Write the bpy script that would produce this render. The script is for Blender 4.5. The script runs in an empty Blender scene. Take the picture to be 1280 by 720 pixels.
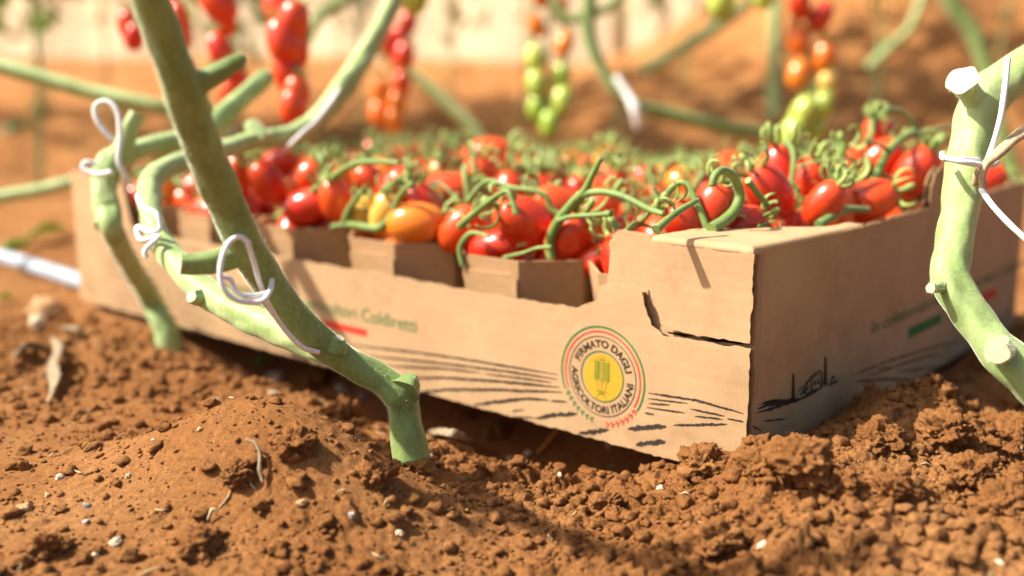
import bpy, bmesh, math, random
import numpy as np
from mathutils import Vector, Matrix, noise as mnoise
from mathutils.geometry import delaunay_2d_cdt

R = math.radians
rng = random.Random(7)
nrg = np.random.default_rng(7)
S = bpy.context.scene
COL = S.collection

# ------------------------------------------------------------------ camera, sky, sun, exposure
FPX, PITCH, CAMH = 1322.7, 0.195653, 0.17586
cam = bpy.data.objects.new('camera', bpy.data.cameras.new('camera'))
COL.objects.link(cam)
cam.location = (0, 0, CAMH)
cam.rotation_euler = (math.pi/2 - PITCH, 0, 0)
cam.data.lens = 37.2
cam.data.sensor_width = 36
cam.data.clip_start = 0.01
cam.data.clip_end = 500
cam.data.dof.use_dof = True
cam.data.dof.focus_distance = 0.462
cam.data.dof.aperture_fstop = 3.8
S.camera = cam

SUN_AZ, SUN_EL = 94.0, 48.0                 # degrees left of the view axis, above the horizon
sd = Vector((-math.sin(R(SUN_AZ))*math.cos(R(SUN_EL)), math.cos(R(SUN_AZ))*math.cos(R(SUN_EL)), math.sin(R(SUN_EL))))
W = bpy.data.worlds.new('World'); S.world = W; W.use_nodes = True
wn = W.node_tree.nodes; wl = W.node_tree.links
bg = wn['Background']
sky = wn.new('ShaderNodeTexSky'); sky.sky_type = 'NISHITA'; sky.sun_disc = False
sky.sun_elevation = R(SUN_EL); sky.sun_rotation = -R(SUN_AZ)
sky.dust_density = 6.0; sky.ozone_density = 0.6
wl.new(sky.outputs[0], bg.inputs[0]); bg.inputs[1].default_value = 0.09
sun = bpy.data.objects.new('sun', bpy.data.lights.new('sun', 'SUN')); COL.objects.link(sun)
sun.data.energy = 5.0; sun.data.angle = R(1.6); sun.data.color = (1.0, 0.92, 0.79)
sun.location = sd*5
sun.rotation_euler = sd.to_track_quat('Z', 'Y').to_euler()
S.view_settings.view_transform = 'Standard'; S.view_settings.look = 'None'
S.view_settings.exposure = 1.06; S.view_settings.gamma = 1.0
S.view_settings.use_curve_mapping = False
S.render.engine = 'CYCLES'
S.cycles.use_denoising = True
S.cycles.max_bounces = 8; S.cycles.diffuse_bounces = 4; S.cycles.glossy_bounces = 3
S.cycles.transmission_bounces = 3; S.cycles.caustics_reflective = False; S.cycles.caustics_refractive = False
S.cycles.sample_clamp_indirect = 6.0

# ------------------------------------------------------------------ helpers: placing
FW = Vector((0, math.cos(PITCH), -math.sin(PITCH))); UP = Vector((0, math.sin(PITCH), math.cos(PITCH)))
CAM = Vector((0, 0, CAMH))
def ray(px, py): return FW + Vector((1, 0, 0))*((px-640)/FPX) + UP*((360-py)/FPX)
def P(px, py, d): return CAM + ray(px, py)*d
YAW = 0.857350
LT = Vector((-math.sin(YAW), math.cos(YAW), 0)); RT = Vector((math.cos(YAW), math.sin(YAW), 0)); ZU = Vector((0, 0, 1))
C0 = Vector((0.10427, 0.44678, 0))
def B(t, s, z): return C0 + LT*t + RT*s + ZU*z            # crate coordinates: along long wall, along short wall, up
def toB(p):
    d = p - C0
    return d.dot(LT), d.dot(RT), d.z
def PSs(px, py, s):                                       # point of the line of sight at distance s behind the long wall
    r = ray(px, py); k = (s - (CAM-C0).dot(RT))/r.dot(RT)
    return CAM + r*k
def PTt(px, py, t):
    r = ray(px, py); k = (t - (CAM-C0).dot(LT))/r.dot(LT)
    return CAM + r*k
HB, HL, LB, WB = 0.1049, 0.0634, 0.600, 0.400             # crate: corner height, low wall height, length, width

def tag(o, label=None, cat=None, group=None, kind=None):
    if label: o['label'] = label
    if cat: o['category'] = cat
    if group: o['group'] = group
    if kind: o['kind'] = kind
    return o
def empty(name, loc, label=None, cat=None, group=None):
    o = bpy.data.objects.new(name, None); COL.objects.link(o); o.location = loc; o.empty_display_size = 0.01
    return tag(o, label, cat, group)
def link(name, me, parent=None, mats=None):
    o = bpy.data.objects.new(name, me); COL.objects.link(o)
    if mats is not None:
        for m in (mats if isinstance(mats, (list, tuple)) else [mats]): me.materials.append(m)
    if parent is not None:
        o.parent = parent
        q = parent; off = Vector((0, 0, 0))
        while q is not None: off += q.location; q = q.parent
        o.location = -off                                  # mesh given in world coordinates, parents only translated
    return o
def smooth(me, on=True):
    me.polygons.foreach_set('use_smooth', [on]*len(me.polygons)); return me
def mesh_np(name, V, F4=None, F3=None):
    me = bpy.data.meshes.new(name)
    V = np.asarray(V, np.float32)
    n4 = 0 if F4 is None else len(F4); n3 = 0 if F3 is None else len(F3)
    me.vertices.add(len(V)); me.vertices.foreach_set('co', V.ravel())
    loops = np.concatenate([np.asarray(F4, np.int32).ravel() if n4 else np.zeros(0, np.int32), np.asarray(F3, np.int32).ravel() if n3 else np.zeros(0, np.int32)])
    me.loops.add(len(loops)); me.loops.foreach_set('vertex_index', loops)
    me.polygons.add(n4+n3)
    me.polygons.foreach_set('loop_start', np.concatenate([np.arange(n4)*4, n4*4+np.arange(n3)*3]).astype(np.int32))
    me.update(calc_edges=True); me.validate()
    return me

# ------------------------------------------------------------------ helpers: materials
class NT:
    def __init__(s, name):
        s.m = bpy.data.materials.new(name); s.m.use_nodes = True
        s.t = s.m.node_tree; s.b = s.t.nodes['Principled BSDF']; s.out = s.t.nodes['Material Output']
    def n(s, typ, **kw):
        o = s.t.nodes.new(typ)
        for k, v in kw.items(): setattr(o, k, v)
        return o
    def l(s, a, b): s.t.links.new(a, b)
    def coord(s, which='Object', scale=(1, 1, 1)):
        c = s.n('ShaderNodeTexCoord'); mp = s.n('ShaderNodeMapping'); mp.inputs['Scale'].default_value = scale
        s.l(c.outputs[which], mp.inputs[0]); return mp.outputs[0]
    def noise(s, vec, scale, detail=4, rough=0.55):
        o = s.n('ShaderNodeTexNoise'); o.inputs['Scale'].default_value = scale; o.inputs['Detail'].default_value = detail
        o.inputs['Roughness'].default_value = rough; s.l(vec, o.inputs['Vector']); return o.outputs['Fac']
    def ramp(s, fac, stops):
        o = s.n('ShaderNodeValToRGB'); e = o.color_ramp.elements
        while len(e) < len(stops): e.new(0.5)
        for i, (p, c) in enumerate(stops): e[i].position = p; e[i].color = tuple(c) + ((1,) if len(c) == 3 else ())
        s.l(fac, o.inputs[0]); return o.outputs[0]
    def mix(s, fac, a, b, typ='MIX'):
        o = s.n('ShaderNodeMix', data_type='RGBA', blend_type=typ)
        if isinstance(fac, (int, float)): o.inputs[0].default_value = fac
        else: s.l(fac, o.inputs[0])
        for i, c in ((6, a), (7, b)):
            if isinstance(c, (tuple, list)): o.inputs[i].default_value = tuple(c)[:3] + (1,)
            else: s.l(c, o.inputs[i])
        return o.outputs[2]
    def bump(s, h, strength, dist, prev=None):
        o = s.n('ShaderNodeBump'); o.inputs['Strength'].default_value = strength; o.inputs['Distance'].default_value = dist
        s.l(h, o.inputs['Height'])
        if prev is not None: s.l(prev, o.inputs['Normal'])
        return o.outputs[0]
    def set(s, col=None, rough=0.5, spec=0.5, normal=None, **kw):
        b = s.b
        if col is not None:
            if isinstance(col, (tuple, list)): b.inputs['Base Color'].default_value = tuple(col)[:3] + (1,)
            else: s.l(col, b.inputs['Base Color'])
        if isinstance(rough, (int, float)): b.inputs['Roughness'].default_value = rough
        else: s.l(rough, b.inputs['Roughness'])
        b.inputs['Specular IOR Level'].default_value = spec
        if normal is not None: s.l(normal, b.inputs['Normal'])
        for k, v in kw.items(): b.inputs[k.replace('_', ' ')].default_value = v
        return s.m

def m_soil():
    a = NT('red_soil'); v = a.coord('Object')
    n1 = a.noise(v, 9, 5, 0.6); n2 = a.noise(v, 300, 8, 0.78); n3 = a.noise(v, 1500, 4, 0.75)
    c1 = a.ramp(n1, [(0.32, (0.285, 0.115, 0.036)), (0.5, (0.38, 0.168, 0.056)), (0.68, (0.46, 0.222, 0.083))])
    c2 = a.ramp(n2, [(0.30, (0.50, 0.45, 0.42)), (0.5, (0.92, 0.92, 0.92)), (0.72, (1.22, 1.20, 1.15))])
    c = a.mix(1.0, c1, c2, 'MULTIPLY')
    c = a.mix(1.0, c, a.ramp(n3, [(0.34, (0.55, 0.52, 0.50)), (0.5, (1, 1, 1)), (0.64, (1.22, 1.22, 1.2))]), 'MULTIPLY')
    nf = a.noise(v, 24, 6, 0.7)
    sp = a.ramp(n3, [(0.66, (0, 0, 0)), (0.74, (1, 1, 1))])
    c = a.mix(sp, c, (0.50, 0.30, 0.15))
    nb = a.bump(n3, 0.9, 0.0010, a.bump(n2, 0.85, 0.0030, a.bump(nf, 0.5, 0.012)))
    return a.set(c, 0.95, 0.12, nb)
def m_kraft(name, base, dark, rough=0.8):
    a = NT(name); v = a.coord('Object')
    fibre = a.noise(a.coord('Object', (1500, 1500, 700)), 1, 5, 0.75)
    mott = a.noise(v, 35, 4, 0.6); fine = a.noise(v, 700, 3, 0.7)
    c = a.mix(a.ramp(mott, [(0.3, (0, 0, 0)), (0.7, (1, 1, 1))]), dark, base)
    c = a.mix(1.0, c, a.ramp(fibre, [(0.25, (0.84, 0.83, 0.81)), (0.75, (1.10, 1.10, 1.10))]), 'MULTIPLY')
    dirt = a.noise(v, 22, 6, 0.7)
    c = a.mix(1.0, c, a.ramp(dirt, [(0.30, (0.80, 0.77, 0.72)), (0.48, (1, 1, 1))]), 'MULTIPLY')
    sc = a.noise(a.coord('Object', (120, 120, 500)), 1, 5, 0.75)
    c = a.mix(a.ramp(sc, [(0.70, (0, 0, 0)), (0.82, (0.30, 0.30, 0.30))]), c, (0.56, 0.44, 0.31))
    flute = a.n('ShaderNodeTexWave', wave_type='BANDS', bands_direction='Z'); flute.inputs['Scale'].default_value = 26
    flute.inputs['Distortion'].default_value = 1.2; flute.inputs['Detail'].default_value = 1
    a.l(a.coord('Object', (1, 1, 2)), flute.inputs['Vector'])
    big = a.noise(v, 16, 3, 0.5)
    nb = a.bump(fine, 0.18, 0.0004, a.bump(flute.outputs['Fac'], 0.06, 0.0005, a.bump(big, 0.5, 0.004)))
    return a.set(c, rough, 0.25, nb)
def m_ink(name, col, wear=0.35):
    a = NT(name); v = a.coord('Object')
    k = a.noise(v, 900, 4, 0.75)
    c = a.mix(a.ramp(k, [(0.50, (0, 0, 0)), (0.80, (wear, wear, wear))]), col, (0.40, 0.26, 0.14))
    return a.set(c, 0.75, 0.25)
def m_stem(name, lo, hi, sheen=0.6):
    a = NT(name); v = a.coord('Object')
    n1 = a.noise(v, 55, 5, 0.6); n2 = a.noise(v, 600, 3, 0.6)
    oi = a.n('ShaderNodeObjectInfo')
    c = a.mix(a.ramp(n1, [(0.3, (0, 0, 0)), (0.72, (1, 1, 1))]), lo, hi)
    sp = a.noise(v, 190, 3, 0.6)
    c = a.mix(a.ramp(sp, [(0.70, (0, 0, 0)), (0.74, (0.55, 0.55, 0.55))]), c, (0.25, 0.18, 0.07))
    c = a.mix(a.ramp(n2, [(0.45, (0, 0, 0)), (0.8, (0.25, 0.25, 0.25))]), c, (0.42, 0.46, 0.25))
    st = a.noise(a.coord('Object', (160, 160, 14)), 1, 4, 0.6)
    c = a.mix(1.0, c, a.ramp(st, [(0.3, (0.78, 0.80, 0.75)), (0.7, (1.15, 1.12, 1.1))]), 'MULTIPLY')
    nb = a.bump(n2, 0.25, 0.0006, a.bump(n1, 0.4, 0.002))
    m = a.set(c, 0.55, 0.35, nb)
    a.b.inputs['Sheen Weight'].default_value = sheen; a.b.inputs['Sheen Roughness'].default_value = 0.35
    a.b.inputs['Sheen Tint'].default_value = (0.9, 1.0, 0.82, 1)
    a.b.inputs['Subsurface Weight'].default_value = 0.0
    return m
def m_tomato(name, col, col2, gloss=0.16):
    a = NT(name); v = a.coord('Object'); oi = a.n('ShaderNodeObjectInfo')
    c = a.mix(oi.outputs['Random'], col, col2)
    n1 = a.noise(v, 60, 3, 0.5)
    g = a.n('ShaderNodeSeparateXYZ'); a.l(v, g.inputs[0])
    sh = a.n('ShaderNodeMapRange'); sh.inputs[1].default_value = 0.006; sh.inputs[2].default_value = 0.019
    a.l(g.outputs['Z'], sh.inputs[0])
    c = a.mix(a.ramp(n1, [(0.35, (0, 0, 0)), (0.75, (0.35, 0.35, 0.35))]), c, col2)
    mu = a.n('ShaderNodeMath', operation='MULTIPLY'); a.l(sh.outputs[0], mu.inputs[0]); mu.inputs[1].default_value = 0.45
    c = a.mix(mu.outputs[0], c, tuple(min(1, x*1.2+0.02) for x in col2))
    fine = a.noise(v, 1500, 2, 0.5)
    r = a.n('ShaderNodeMapRange'); r.inputs[3].default_value = gloss-0.05; r.inputs[4].default_value = gloss+0.14
    a.l(a.noise(v, 130, 4, 0.6), r.inputs[0])
    m = a.set(c, r.outputs[0], 0.55, a.bump(fine, 0.03, 0.0003))
    a.b.inputs['Subsurface Weight'].default_value = 0.22
    a.b.inputs['Subsurface Radius'].default_value = (0.006, 0.0015, 0.0006)
    a.b.inputs['Subsurface Scale'].default_value = 0.5
    return m
def m_plain(name, col, rough=0.6, spec=0.4, var=0.25, scale=120, bumpd=0.0004):
    a = NT(name); v = a.coord('Object'); n = a.noise(v, scale, 5, 0.65)
    lo = tuple(c*(1-var) for c in col); hi = tuple(min(1, c*(1+var)) for c in col)
    c = a.mix(a.ramp(n, [(0.3, (0, 0, 0)), (0.7, (1, 1, 1))]), lo, hi)
    return a.set(c, rough, spec, a.bump(n, 0.5, bumpd))
def m_leaf(name, col, col2, trans=0.45):
    a = NT(name); v = a.coord('Object'); n = a.noise(v, 40, 4, 0.6)
    c = a.mix(n, col, col2)
    a.set(c, 0.5, 0.4)
    t = a.n('ShaderNodeBsdfTranslucent'); a.l(c, t.inputs[0])
    mx = a.n('ShaderNodeMixShader'); mx.inputs[0].default_value = trans
    a.l(a.b.outputs[0], mx.inputs[1]); a.l(t.outputs[0], mx.inputs[2]); a.l(mx.outputs[0], a.out.inputs[0])
    return a.m
M = dict(
    soil=m_soil(),
    kraft=m_kraft('kraft_cardboard', (0.450, 0.298, 0.165), (0.392, 0.252, 0.134)),
    punnet=m_kraft('punnet_cardboard', (0.45, 0.285, 0.15), (0.38, 0.232, 0.117), 0.7),
    flute=m_plain('corrugated_medium', (0.36, 0.23, 0.12), 0.9, 0.1, 0.35, 300),
    ink_black=m_ink('black_ink', (0.026, 0.019, 0.014), 0.22), ink_green=m_ink('green_ink', (0.022, 0.135, 0.035), 0.25),
    ink_red=m_ink('red_ink', (0.56, 0.035, 0.018), 0.4), ink_yellow=m_ink('yellow_ink', (0.52, 0.27, 0.018), 0.3),
    ink_wheat=m_ink('wheat_green_ink', (0.035, 0.16, 0.015), 0.3),
    stem=m_stem('vine_green', (0.135, 0.215, 0.050), (0.205, 0.295, 0.095), 0.5),
    stem_pale=m_stem('pale_vine_green', (0.22, 0.335, 0.105), (0.38, 0.475, 0.22), 0.45),
    truss=m_stem('truss_green', (0.10, 0.185, 0.033), (0.19, 0.28, 0.075), 0.3),
    calyx=m_stem('calyx_green', (0.18, 0.275, 0.045), (0.34, 0.42, 0.13), 0.3),
    cut=m_plain('cut_stem_end', (0.50, 0.47, 0.31), 0.8, 0.2, 0.2, 300),
    hair=m_plain('stem_hair', (0.62, 0.66, 0.50), 0.6, 0.3, 0.1),
    twine=m_plain('white_twine', (0.72, 0.75, 0.76), 0.65, 0.35, 0.12, 900),
    dry=m_plain('dry_plant_fibre', (0.42, 0.33, 0.20), 0.85, 0.2, 0.35, 300),
    straw=m_plain('straw', (0.50, 0.25, 0.07), 0.7, 0.3, 0.3, 300),
    grey_leaf=m_plain('withered_leaf', (0.23, 0.175, 0.11), 0.9, 0.15, 0.45, 200),
    pebble=m_plain('pale_pebble', (0.50, 0.40, 0.28), 0.8, 0.3, 0.25, 250),
    pebble2=m_plain('tan_pebble', (0.38, 0.23, 0.11), 0.85, 0.25, 0.3, 250),
    pebble3=m_plain('grey_pebble', (0.26, 0.24, 0.22), 0.7, 0.35, 0.3, 250),
    red=m_tomato('ripe_red_tomato', (0.50, 0.014, 0.007), (0.66, 0.085, 0.012), 0.22),
    orange=m_tomato('orange_tomato', (0.66, 0.13, 0.012), (0.70, 0.21, 0.018)),
    yellow=m_tomato('yellow_tomato', (0.70, 0.36, 0.04), (0.62, 0.42, 0.10)),
    green=m_tomato('unripe_green_tomato', (0.27, 0.42, 0.04), (0.42, 0.52, 0.09)),
    hose=m_plain('grey_hose', (0.30, 0.36, 0.42), 0.45, 0.5, 0.15, 60),
    leaf=m_leaf('tomato_leaf', (0.05, 0.13, 0.025), (0.11, 0.22, 0.045)),
    leaf_bright=m_leaf('bright_leaf', (0.16, 0.32, 0.03), (0.26, 0.42, 0.05)),
    leaf_dry=m_leaf('dry_leaf', (0.42, 0.32, 0.15), (0.55, 0.44, 0.24), 0.5),
    film=m_leaf('greenhouse_film', (0.84, 0.74, 0.52), (0.88, 0.82, 0.66), 0.25),
    post=m_plain('weathered_post', (0.45, 0.38, 0.28), 0.8, 0.2, 0.3, 40),
    clip=m_plain('white_plastic_clip', (0.75, 0.75, 0.72), 0.4, 0.5, 0.05),
)

# ------------------------------------------------------------------ soil: one graded sheet
def hsh(ix, iy, seed):
    n = (ix.astype(np.int64)*374761393 + iy.astype(np.int64)*668265263 + seed*974711) & 0x7fffffff
    n = ((n ^ (n >> 13))*1274126177) & 0x7fffffff
    return ((n ^ (n >> 16)) & 0xffff)/65535.0
def vnoise(x, y, seed=0):
    ix = np.floor(x); iy = np.floor(y); fx = x-ix; fy = y-iy
    ux = fx*fx*fx*(fx*(fx*6-15)+10); uy = fy*fy*fy*(fy*(fy*6-15)+10)
    a = hsh(ix, iy, seed); b = hsh(ix+1, iy, seed); c = hsh(ix, iy+1, seed); d = hsh(ix+1, iy+1, seed)
    return (a*(1-ux)+b*ux)*(1-uy) + (c*(1-ux)+d*ux)*uy - 0.5
def fbm(x, y, f, octs=4, seed=0, gain=0.5):
    r = 0; a = 1.0
    for o in range(octs):
        r = r + a*vnoise(x*f+17.3*o, y*f-9.1*o, seed+o*13); f *= 2.03; a *= gain
    return r
def graded(fine0, fine1, step, lo, hi, g):
    a = list(np.arange(fine0, fine1, step)); s = step; v = a[-1]
    while v < hi: s = min(s*g, 1.2); v += s; a.append(v)
    s = step; v = a[0]; pre = []
    while v > lo: s = min(s*g, 1.2); v -= s; pre.append(v)
    return np.array(pre[::-1] + a)
GX = graded(-0.40, 0.50, 0.00100, -40, 40, 1.03)
GY = graded(0.285, 0.64, 0.00090, -8, 60, 1.022)
def sstep(a, b, x):
    k = np.clip((x-a)/(b-a), 0, 1); return k*k*(3-2*k)
MA = P(345, 540, 0.455); MC = P(120, 450, 0.62)
def base_height(X, Y):
    dx = X-C0.x; dy = Y-C0.y
    t = dx*LT.x+dy*LT.y; s = dx*RT.x+dy*RT.y
    z = -0.008 + 0.010*fbm(X, Y, 7.0, 3, 3)
    g = lambda cx, cy, a, sx, sy, rot=0.0: a*np.exp(-((((X-cx)*math.cos(rot)+(Y-cy)*math.sin(rot))/sx)**2 + ((-(X-cx)*math.sin(rot)+(Y-cy)*math.cos(rot))/sy)**2))
    z = z + g(MA.x, MA.y, 0.042, 0.066, 0.033, -0.35)                       # mound beside the vine root
    z = z + g(MA.x-0.22, MA.y+0.02, 0.016, 0.16, 0.10)
    z = z + g(MC.x, MC.y, 0.006, 0.14, 0.08)
    gb = lambda ct, cs, a, st, ss: a*np.exp(-(((t-ct)/st)**2 + ((s-cs)/ss)**2))
    z = z + gb(-0.030, -0.012, 0.024, 0.060, 0.045)                          # bank pushed up at the crate corner
    z = z + gb(-0.035, 0.088, 0.030, 0.040, 0.060)                          # and along the short wall
    z = z + gb(-0.12, 0.05, 0.012, 0.06, 0.14)
    z = z + gb(-0.06, 0.30, 0.012, 0.06, 0.10)
    z = z - gb(-0.045, 0.185, 0.020, 0.035, 0.030)
    win = sstep(0.035, 0.11, t)*(1-sstep(0.36, 0.52, t))
    z = z - 0.034*win*np.exp(-((s-0.028)/0.046)**2)                          # hollow below the long wall
    # under the crate the soil is pressed level
    inside = sstep(0.0, 0.02, t)*sstep(0.11, 0.17, s)*(1-sstep(0.60, 0.63, t))*(1-sstep(0.40, 0.43, s))
    z = z*(1-inside) + inside*(-0.0012)
    under = (t > -0.001)*(s > -0.001)*(t < 0.602)*(s < 0.402)
    z = np.where(under, np.minimum(z, -0.0012), z)
    # field beyond: furrows and a bank
    far = sstep(1.1, 2.0, Y)
    rows = np.sin((Y*0.95+X*0.16)*2*math.pi/1.05+0.6)
    z = z + far*(0.045*rows + 0.06*fbm(X, Y, 2.6, 5, 40, 0.62)) + far*0.02
    bank = sstep(2.0, 6.5, Y)*sstep(-0.6, 1.6, X-0.12*Y)
    z = z + bank*0.85 + 0.30*sstep(2.5, 10.0, Y)
    return z
X, Y = np.meshgrid(GX, GY)
Z = base_height(X, Y)
dX = X-C0.x; dY = Y-C0.y
TT = dX*LT.x+dY*LT.y; SS = dX*RT.x+dY*RT.y
inbox = (TT > -0.003)*(SS > -0.003)*(TT < 0.603)*(SS < 0.403)
def gw(px, py, d, sx, sy):
    c = P(px, py, d); return np.exp(-((X-c.x)/sx)**2-((Y-c.y)/sy)**2)
rough = 0.85 - 0.78*gw(120, 540, 0.48, 0.15, 0.13) - 0.30*gw(640, 620, 0.43, 0.09, 0.04) + 0.12*gw(1000, 600, 0.44, 0.16, 0.10) + 0.20*gw(400, 590, 0.42, 0.07, 0.05)
rough = np.clip(rough + 0.45*fbm(X, Y, 14, 2, 77), 0.10, 1.15)        # powdery on the slope by the leaf, cloddy by the crate corner
near = 1-sstep(1.2, 3.0, Y)
bil = lambda f, o, sd_: 0.5-np.abs(fbm(X, Y, f, o, sd_))*1.6
fine = 0.0056*fbm(X, Y, 30, 3, 11)*rough*rough + 0.0030*bil(70, 2, 23)*rough*rough + 0.0017*bil(190, 2, 29)*rough + 0.0012*fbm(X, Y, 330, 2, 31)*(0.35+rough)
Z = Z + np.where(inbox, 0, fine)*np.maximum(near, 0.4)
W1 = fbm(X, Y, 210, 2, 51); W2 = fbm(X, Y, 450, 2, 61)
ZB = Z.copy()
def stamp(cx, cy, r, hgt):
    i0, i1 = np.searchsorted(GX, [cx-r*1.6, cx+r*1.6]); j0, j1 = np.searchsorted(GY, [cy-r*1.6, cy+r*1.6])
    if i1-i0 < 2 or j1-j0 < 2: return
    x = X[j0:j1, i0:i1]-cx; y = Y[j0:j1, i0:i1]-cy
    a = rng.uniform(0, 3.14); e = rng.uniform(0.65, 1.35)
    u = (x*math.cos(a)+y*math.sin(a))*e; v = (-x*math.sin(a)+y*math.cos(a))/e
    p_ = rng.uniform(1.2, 3.0)
    d = (np.abs(u/r)**p_+np.abs(v/r)**p_)**(1/p_) + 1.0*W1[j0:j1, i0:i1] + 0.5*W2[j0:j1, i0:i1]
    k = np.clip(1-d, 0, 1)
    zc = Z[(j0+j1)//2, (i0+i1)//2]
    tl = rng.uniform(-0.6, 0.6)
    b = hgt*np.minimum(k*rng.uniform(1.6, 4.0), 1)**0.7*(1+0.7*W2[j0:j1, i0:i1]+tl*u/r)
    Z[j0:j1, i0:i1] = np.maximum(Z[j0:j1, i0:i1], np.where(k > 0, ZB[j0:j1, i0:i1]+0.40*(zc-ZB[(j0+j1)//2, (i0+i1)//2]) + b, -1))
def rough_at(x, y):
    i = min(max(np.searchsorted(GX, x), 0), len(GX)-1); j = min(max(np.searchsorted(GY, y), 0), len(GY)-1)
    return rough[j, i], inbox[j, i], j, i
for k in range(12000):
    y = rng.uniform(0.285, 0.80); x = rng.uniform(-0.62, 0.62)*(y+0.12)
    rr, ib, j, i = rough_at(x, y)
    if ib or rng.random() > rr*rr*0.9: continue
    r = min(0.0013*rng.paretovariate(1.9), 0.010*rr)
    stamp(x, y, r, r*rng.uniform(0.35, 0.75))
Z = np.where((TT > -0.0015)*(SS > -0.0015)*(TT < 0.6015)*(SS < 0.4015), np.minimum(Z, -0.0008), Z)
ny, nx = X.shape
idx = np.arange(nx*ny).reshape(ny, nx)
F = np.stack([idx[:-1, :-1], idx[:-1, 1:], idx[1:, 1:], idx[1:, :-1]], -1).reshape(-1, 4)
soil_me = smooth(mesh_np('soil', np.stack([X, Y, Z], -1).reshape(-1, 3), F))
soil = link('soil', soil_me, None, M['soil']); tag(soil, 'reddish brown crumbly tilled soil', None, None, 'structure')
def gz(x, y):
    i = min(max(np.searchsorted(GX, x)-1, 0), nx-2); j = min(max(np.searchsorted(GY, y)-1, 0), ny-2)
    fx = (x-GX[i])/(GX[i+1]-GX[i]); fy = (y-GY[j])/(GY[j+1]-GY[j])
    return float((Z[j, i]*(1-fx)+Z[j, i+1]*fx)*(1-fy)+(Z[j+1, i]*(1-fx)+Z[j+1, i+1]*fx)*fy)
def ground(px, py, d0=0.2, d1=6.0):                        # where a line of sight meets the soil
    r = ray(px, py); d = d0
    while d < d1:
        p = CAM+r*d
        if p.z <= gz(p.x, p.y): return Vector((p.x, p.y, gz(p.x, p.y)))
        d += 0.0015 if d < 1 else 0.01
    return CAM+r*d1

def lump(sub, r, seed, amp=0.35, freq=1.3, sq=(1, 1, 0.8)):
    bm = bmesh.new(); bmesh.ops.create_icosphere(bm, subdivisions=sub, radius=1)
    o = Vector((seed*3.7, seed*1.9, seed*5.3))
    for v in bm.verts:
        n = v.co.normalized(); q = n*freq+o
        a = 1+amp*mnoise.noise(q)+amp*0.6*mnoise.noise(q*2.3)+(amp*0.35*mnoise.noise(q*5.7)+amp*0.2*mnoise.noise(q*12) if sub > 2 else 0)+(amp*0.16*mnoise.noise(q*25) if sub > 4 else 0)
        v.co = Vector((n.x*sq[0], n.y*sq[1], n.z*sq[2]))*a*r
    return bm
def bm_mesh(bm, name):
    me = bpy.data.meshes.new(name); bm.to_mesh(me); bm.free(); return me

# ------------------------------------------------------------------ crate
crate = empty('cardboard_crate', B(0.3, 0.2, 0), 'long open kraft cardboard crate with printed emblem, filled with punnets of tomatoes', 'crate')
def resample(poly, step):
    out = []
    n = len(poly)
    for i in range(n):
        a = Vector(poly[i]); b = Vector(poly[(i+1) % n]); k = max(1, int((b-a).length/step))
        for j in range(k): out.append(a.lerp(b, j/k))
    return out
def sheet(name, poly, fr, parent, thick=0.0040, jit=0.00030, kraft='kraft', step=0.0025, seed=1, warp=None):
    """corrugated board: two liners with a fluted ribbon showing along every edge. fr(u, v, n) gives the point, n outward"""
    rs = random.Random(seed)
    pts = resample(poly, step)
    area = sum(pts[i].x*pts[(i+1) % len(pts)].y-pts[(i+1) % len(pts)].x*pts[i].y for i in range(len(pts)))
    if area < 0: pts = pts[::-1]
    n = len(pts); nor = []
    for i in range(n):
        d = (pts[(i+1) % n]-pts[i-1]).normalized(); nor.append(Vector((-d.y, d.x)))
    bm = bmesh.new(); L = 0.00055
    for n0, n1 in ((0.0, -L), (-thick+L, -thick)):
        q = [pts[i]+nor[i]*(rs.uniform(-jit, jit)+0.5*jit*math.sin(i*0.7+seed)) for i in range(n)]
        top = [bm.verts.new(fr(p.x, p.y, n0)) for p in q]; bot = [bm.verts.new(fr(p.x, p.y, n1)) for p in q]
        _, _, tri, _, _, _ = delaunay_2d_cdt(q, [], [list(range(n))], 1, 1e-7)
        for f_ in tri:
            if max(f_) < n: bm.faces.new([top[i] for i in f_]); bm.faces.new([bot[i] for i in f_][::-1])
        for i in range(n): bm.faces.new((top[i], bot[i], bot[(i+1) % n], top[(i+1) % n]))
    fin = resample([tuple(p) for p in pts], 0.0009); m = len(fin)
    prev = None; first = None; l = 0
    for i in range(m+1):
        p = fin[i % m]; d = (fin[(i+1) % m]-fin[(i-1) % m])
        d = d.normalized() if d.length > 0 else Vector((1, 0)); nn = Vector((-d.y, d.x))
        w = -thick/2+(thick/2-L)*math.sin(l*2*math.pi/0.0058+seed)
        a = p+nn*(0.0011+rs.uniform(-0.0003, 0.0005)); b = p+nn*0.0055
        va = bm.verts.new(fr(a.x, a.y, w)); vb = bm.verts.new(fr(b.x, b.y, w))
        if prev: 
            f = bm.faces.new((prev[0], prev[1], vb, va)); f.material_index = 1
        prev = (va, vb); l += (fin[(i+1) % m]-p).length
    bmesh.ops.recalc_face_normals(bm, faces=[f for f in bm.faces if f.material_index == 0])
    return link(name, bm_mesh(bm, name), parent, [M[kraft], M['flute']])
def arc(cx, cy, r, a0, a1, n=7): return [(cx+r*math.cos(R(a0+(a1-a0)*i/n)), cy+r*math.sin(R(a0+(a1-a0)*i/n))) for i in range(n+1)]
def wl_uv(px, py):                                         # picture mark -> (u, v) on the long wall, u running right
    p = PSs(px, py, 0); t, s, z = toB(p); return (-t, z)
def wr_uv(px, py):
    p = PTt(px, py, 0); t, s, z = toB(p); return (s, z)
frL = lambda u, v, n: B(-u, -n, v)                          # long wall, outer face at s = 0
frR = lambda u, v, n: B(0.0012-n, u, v)                       # short wall, outer face at t = 0
frLf = lambda u, v, n: B(-u, WB+n, v)
frRf = lambda u, v, n: B(LB+n, u, v)
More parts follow.
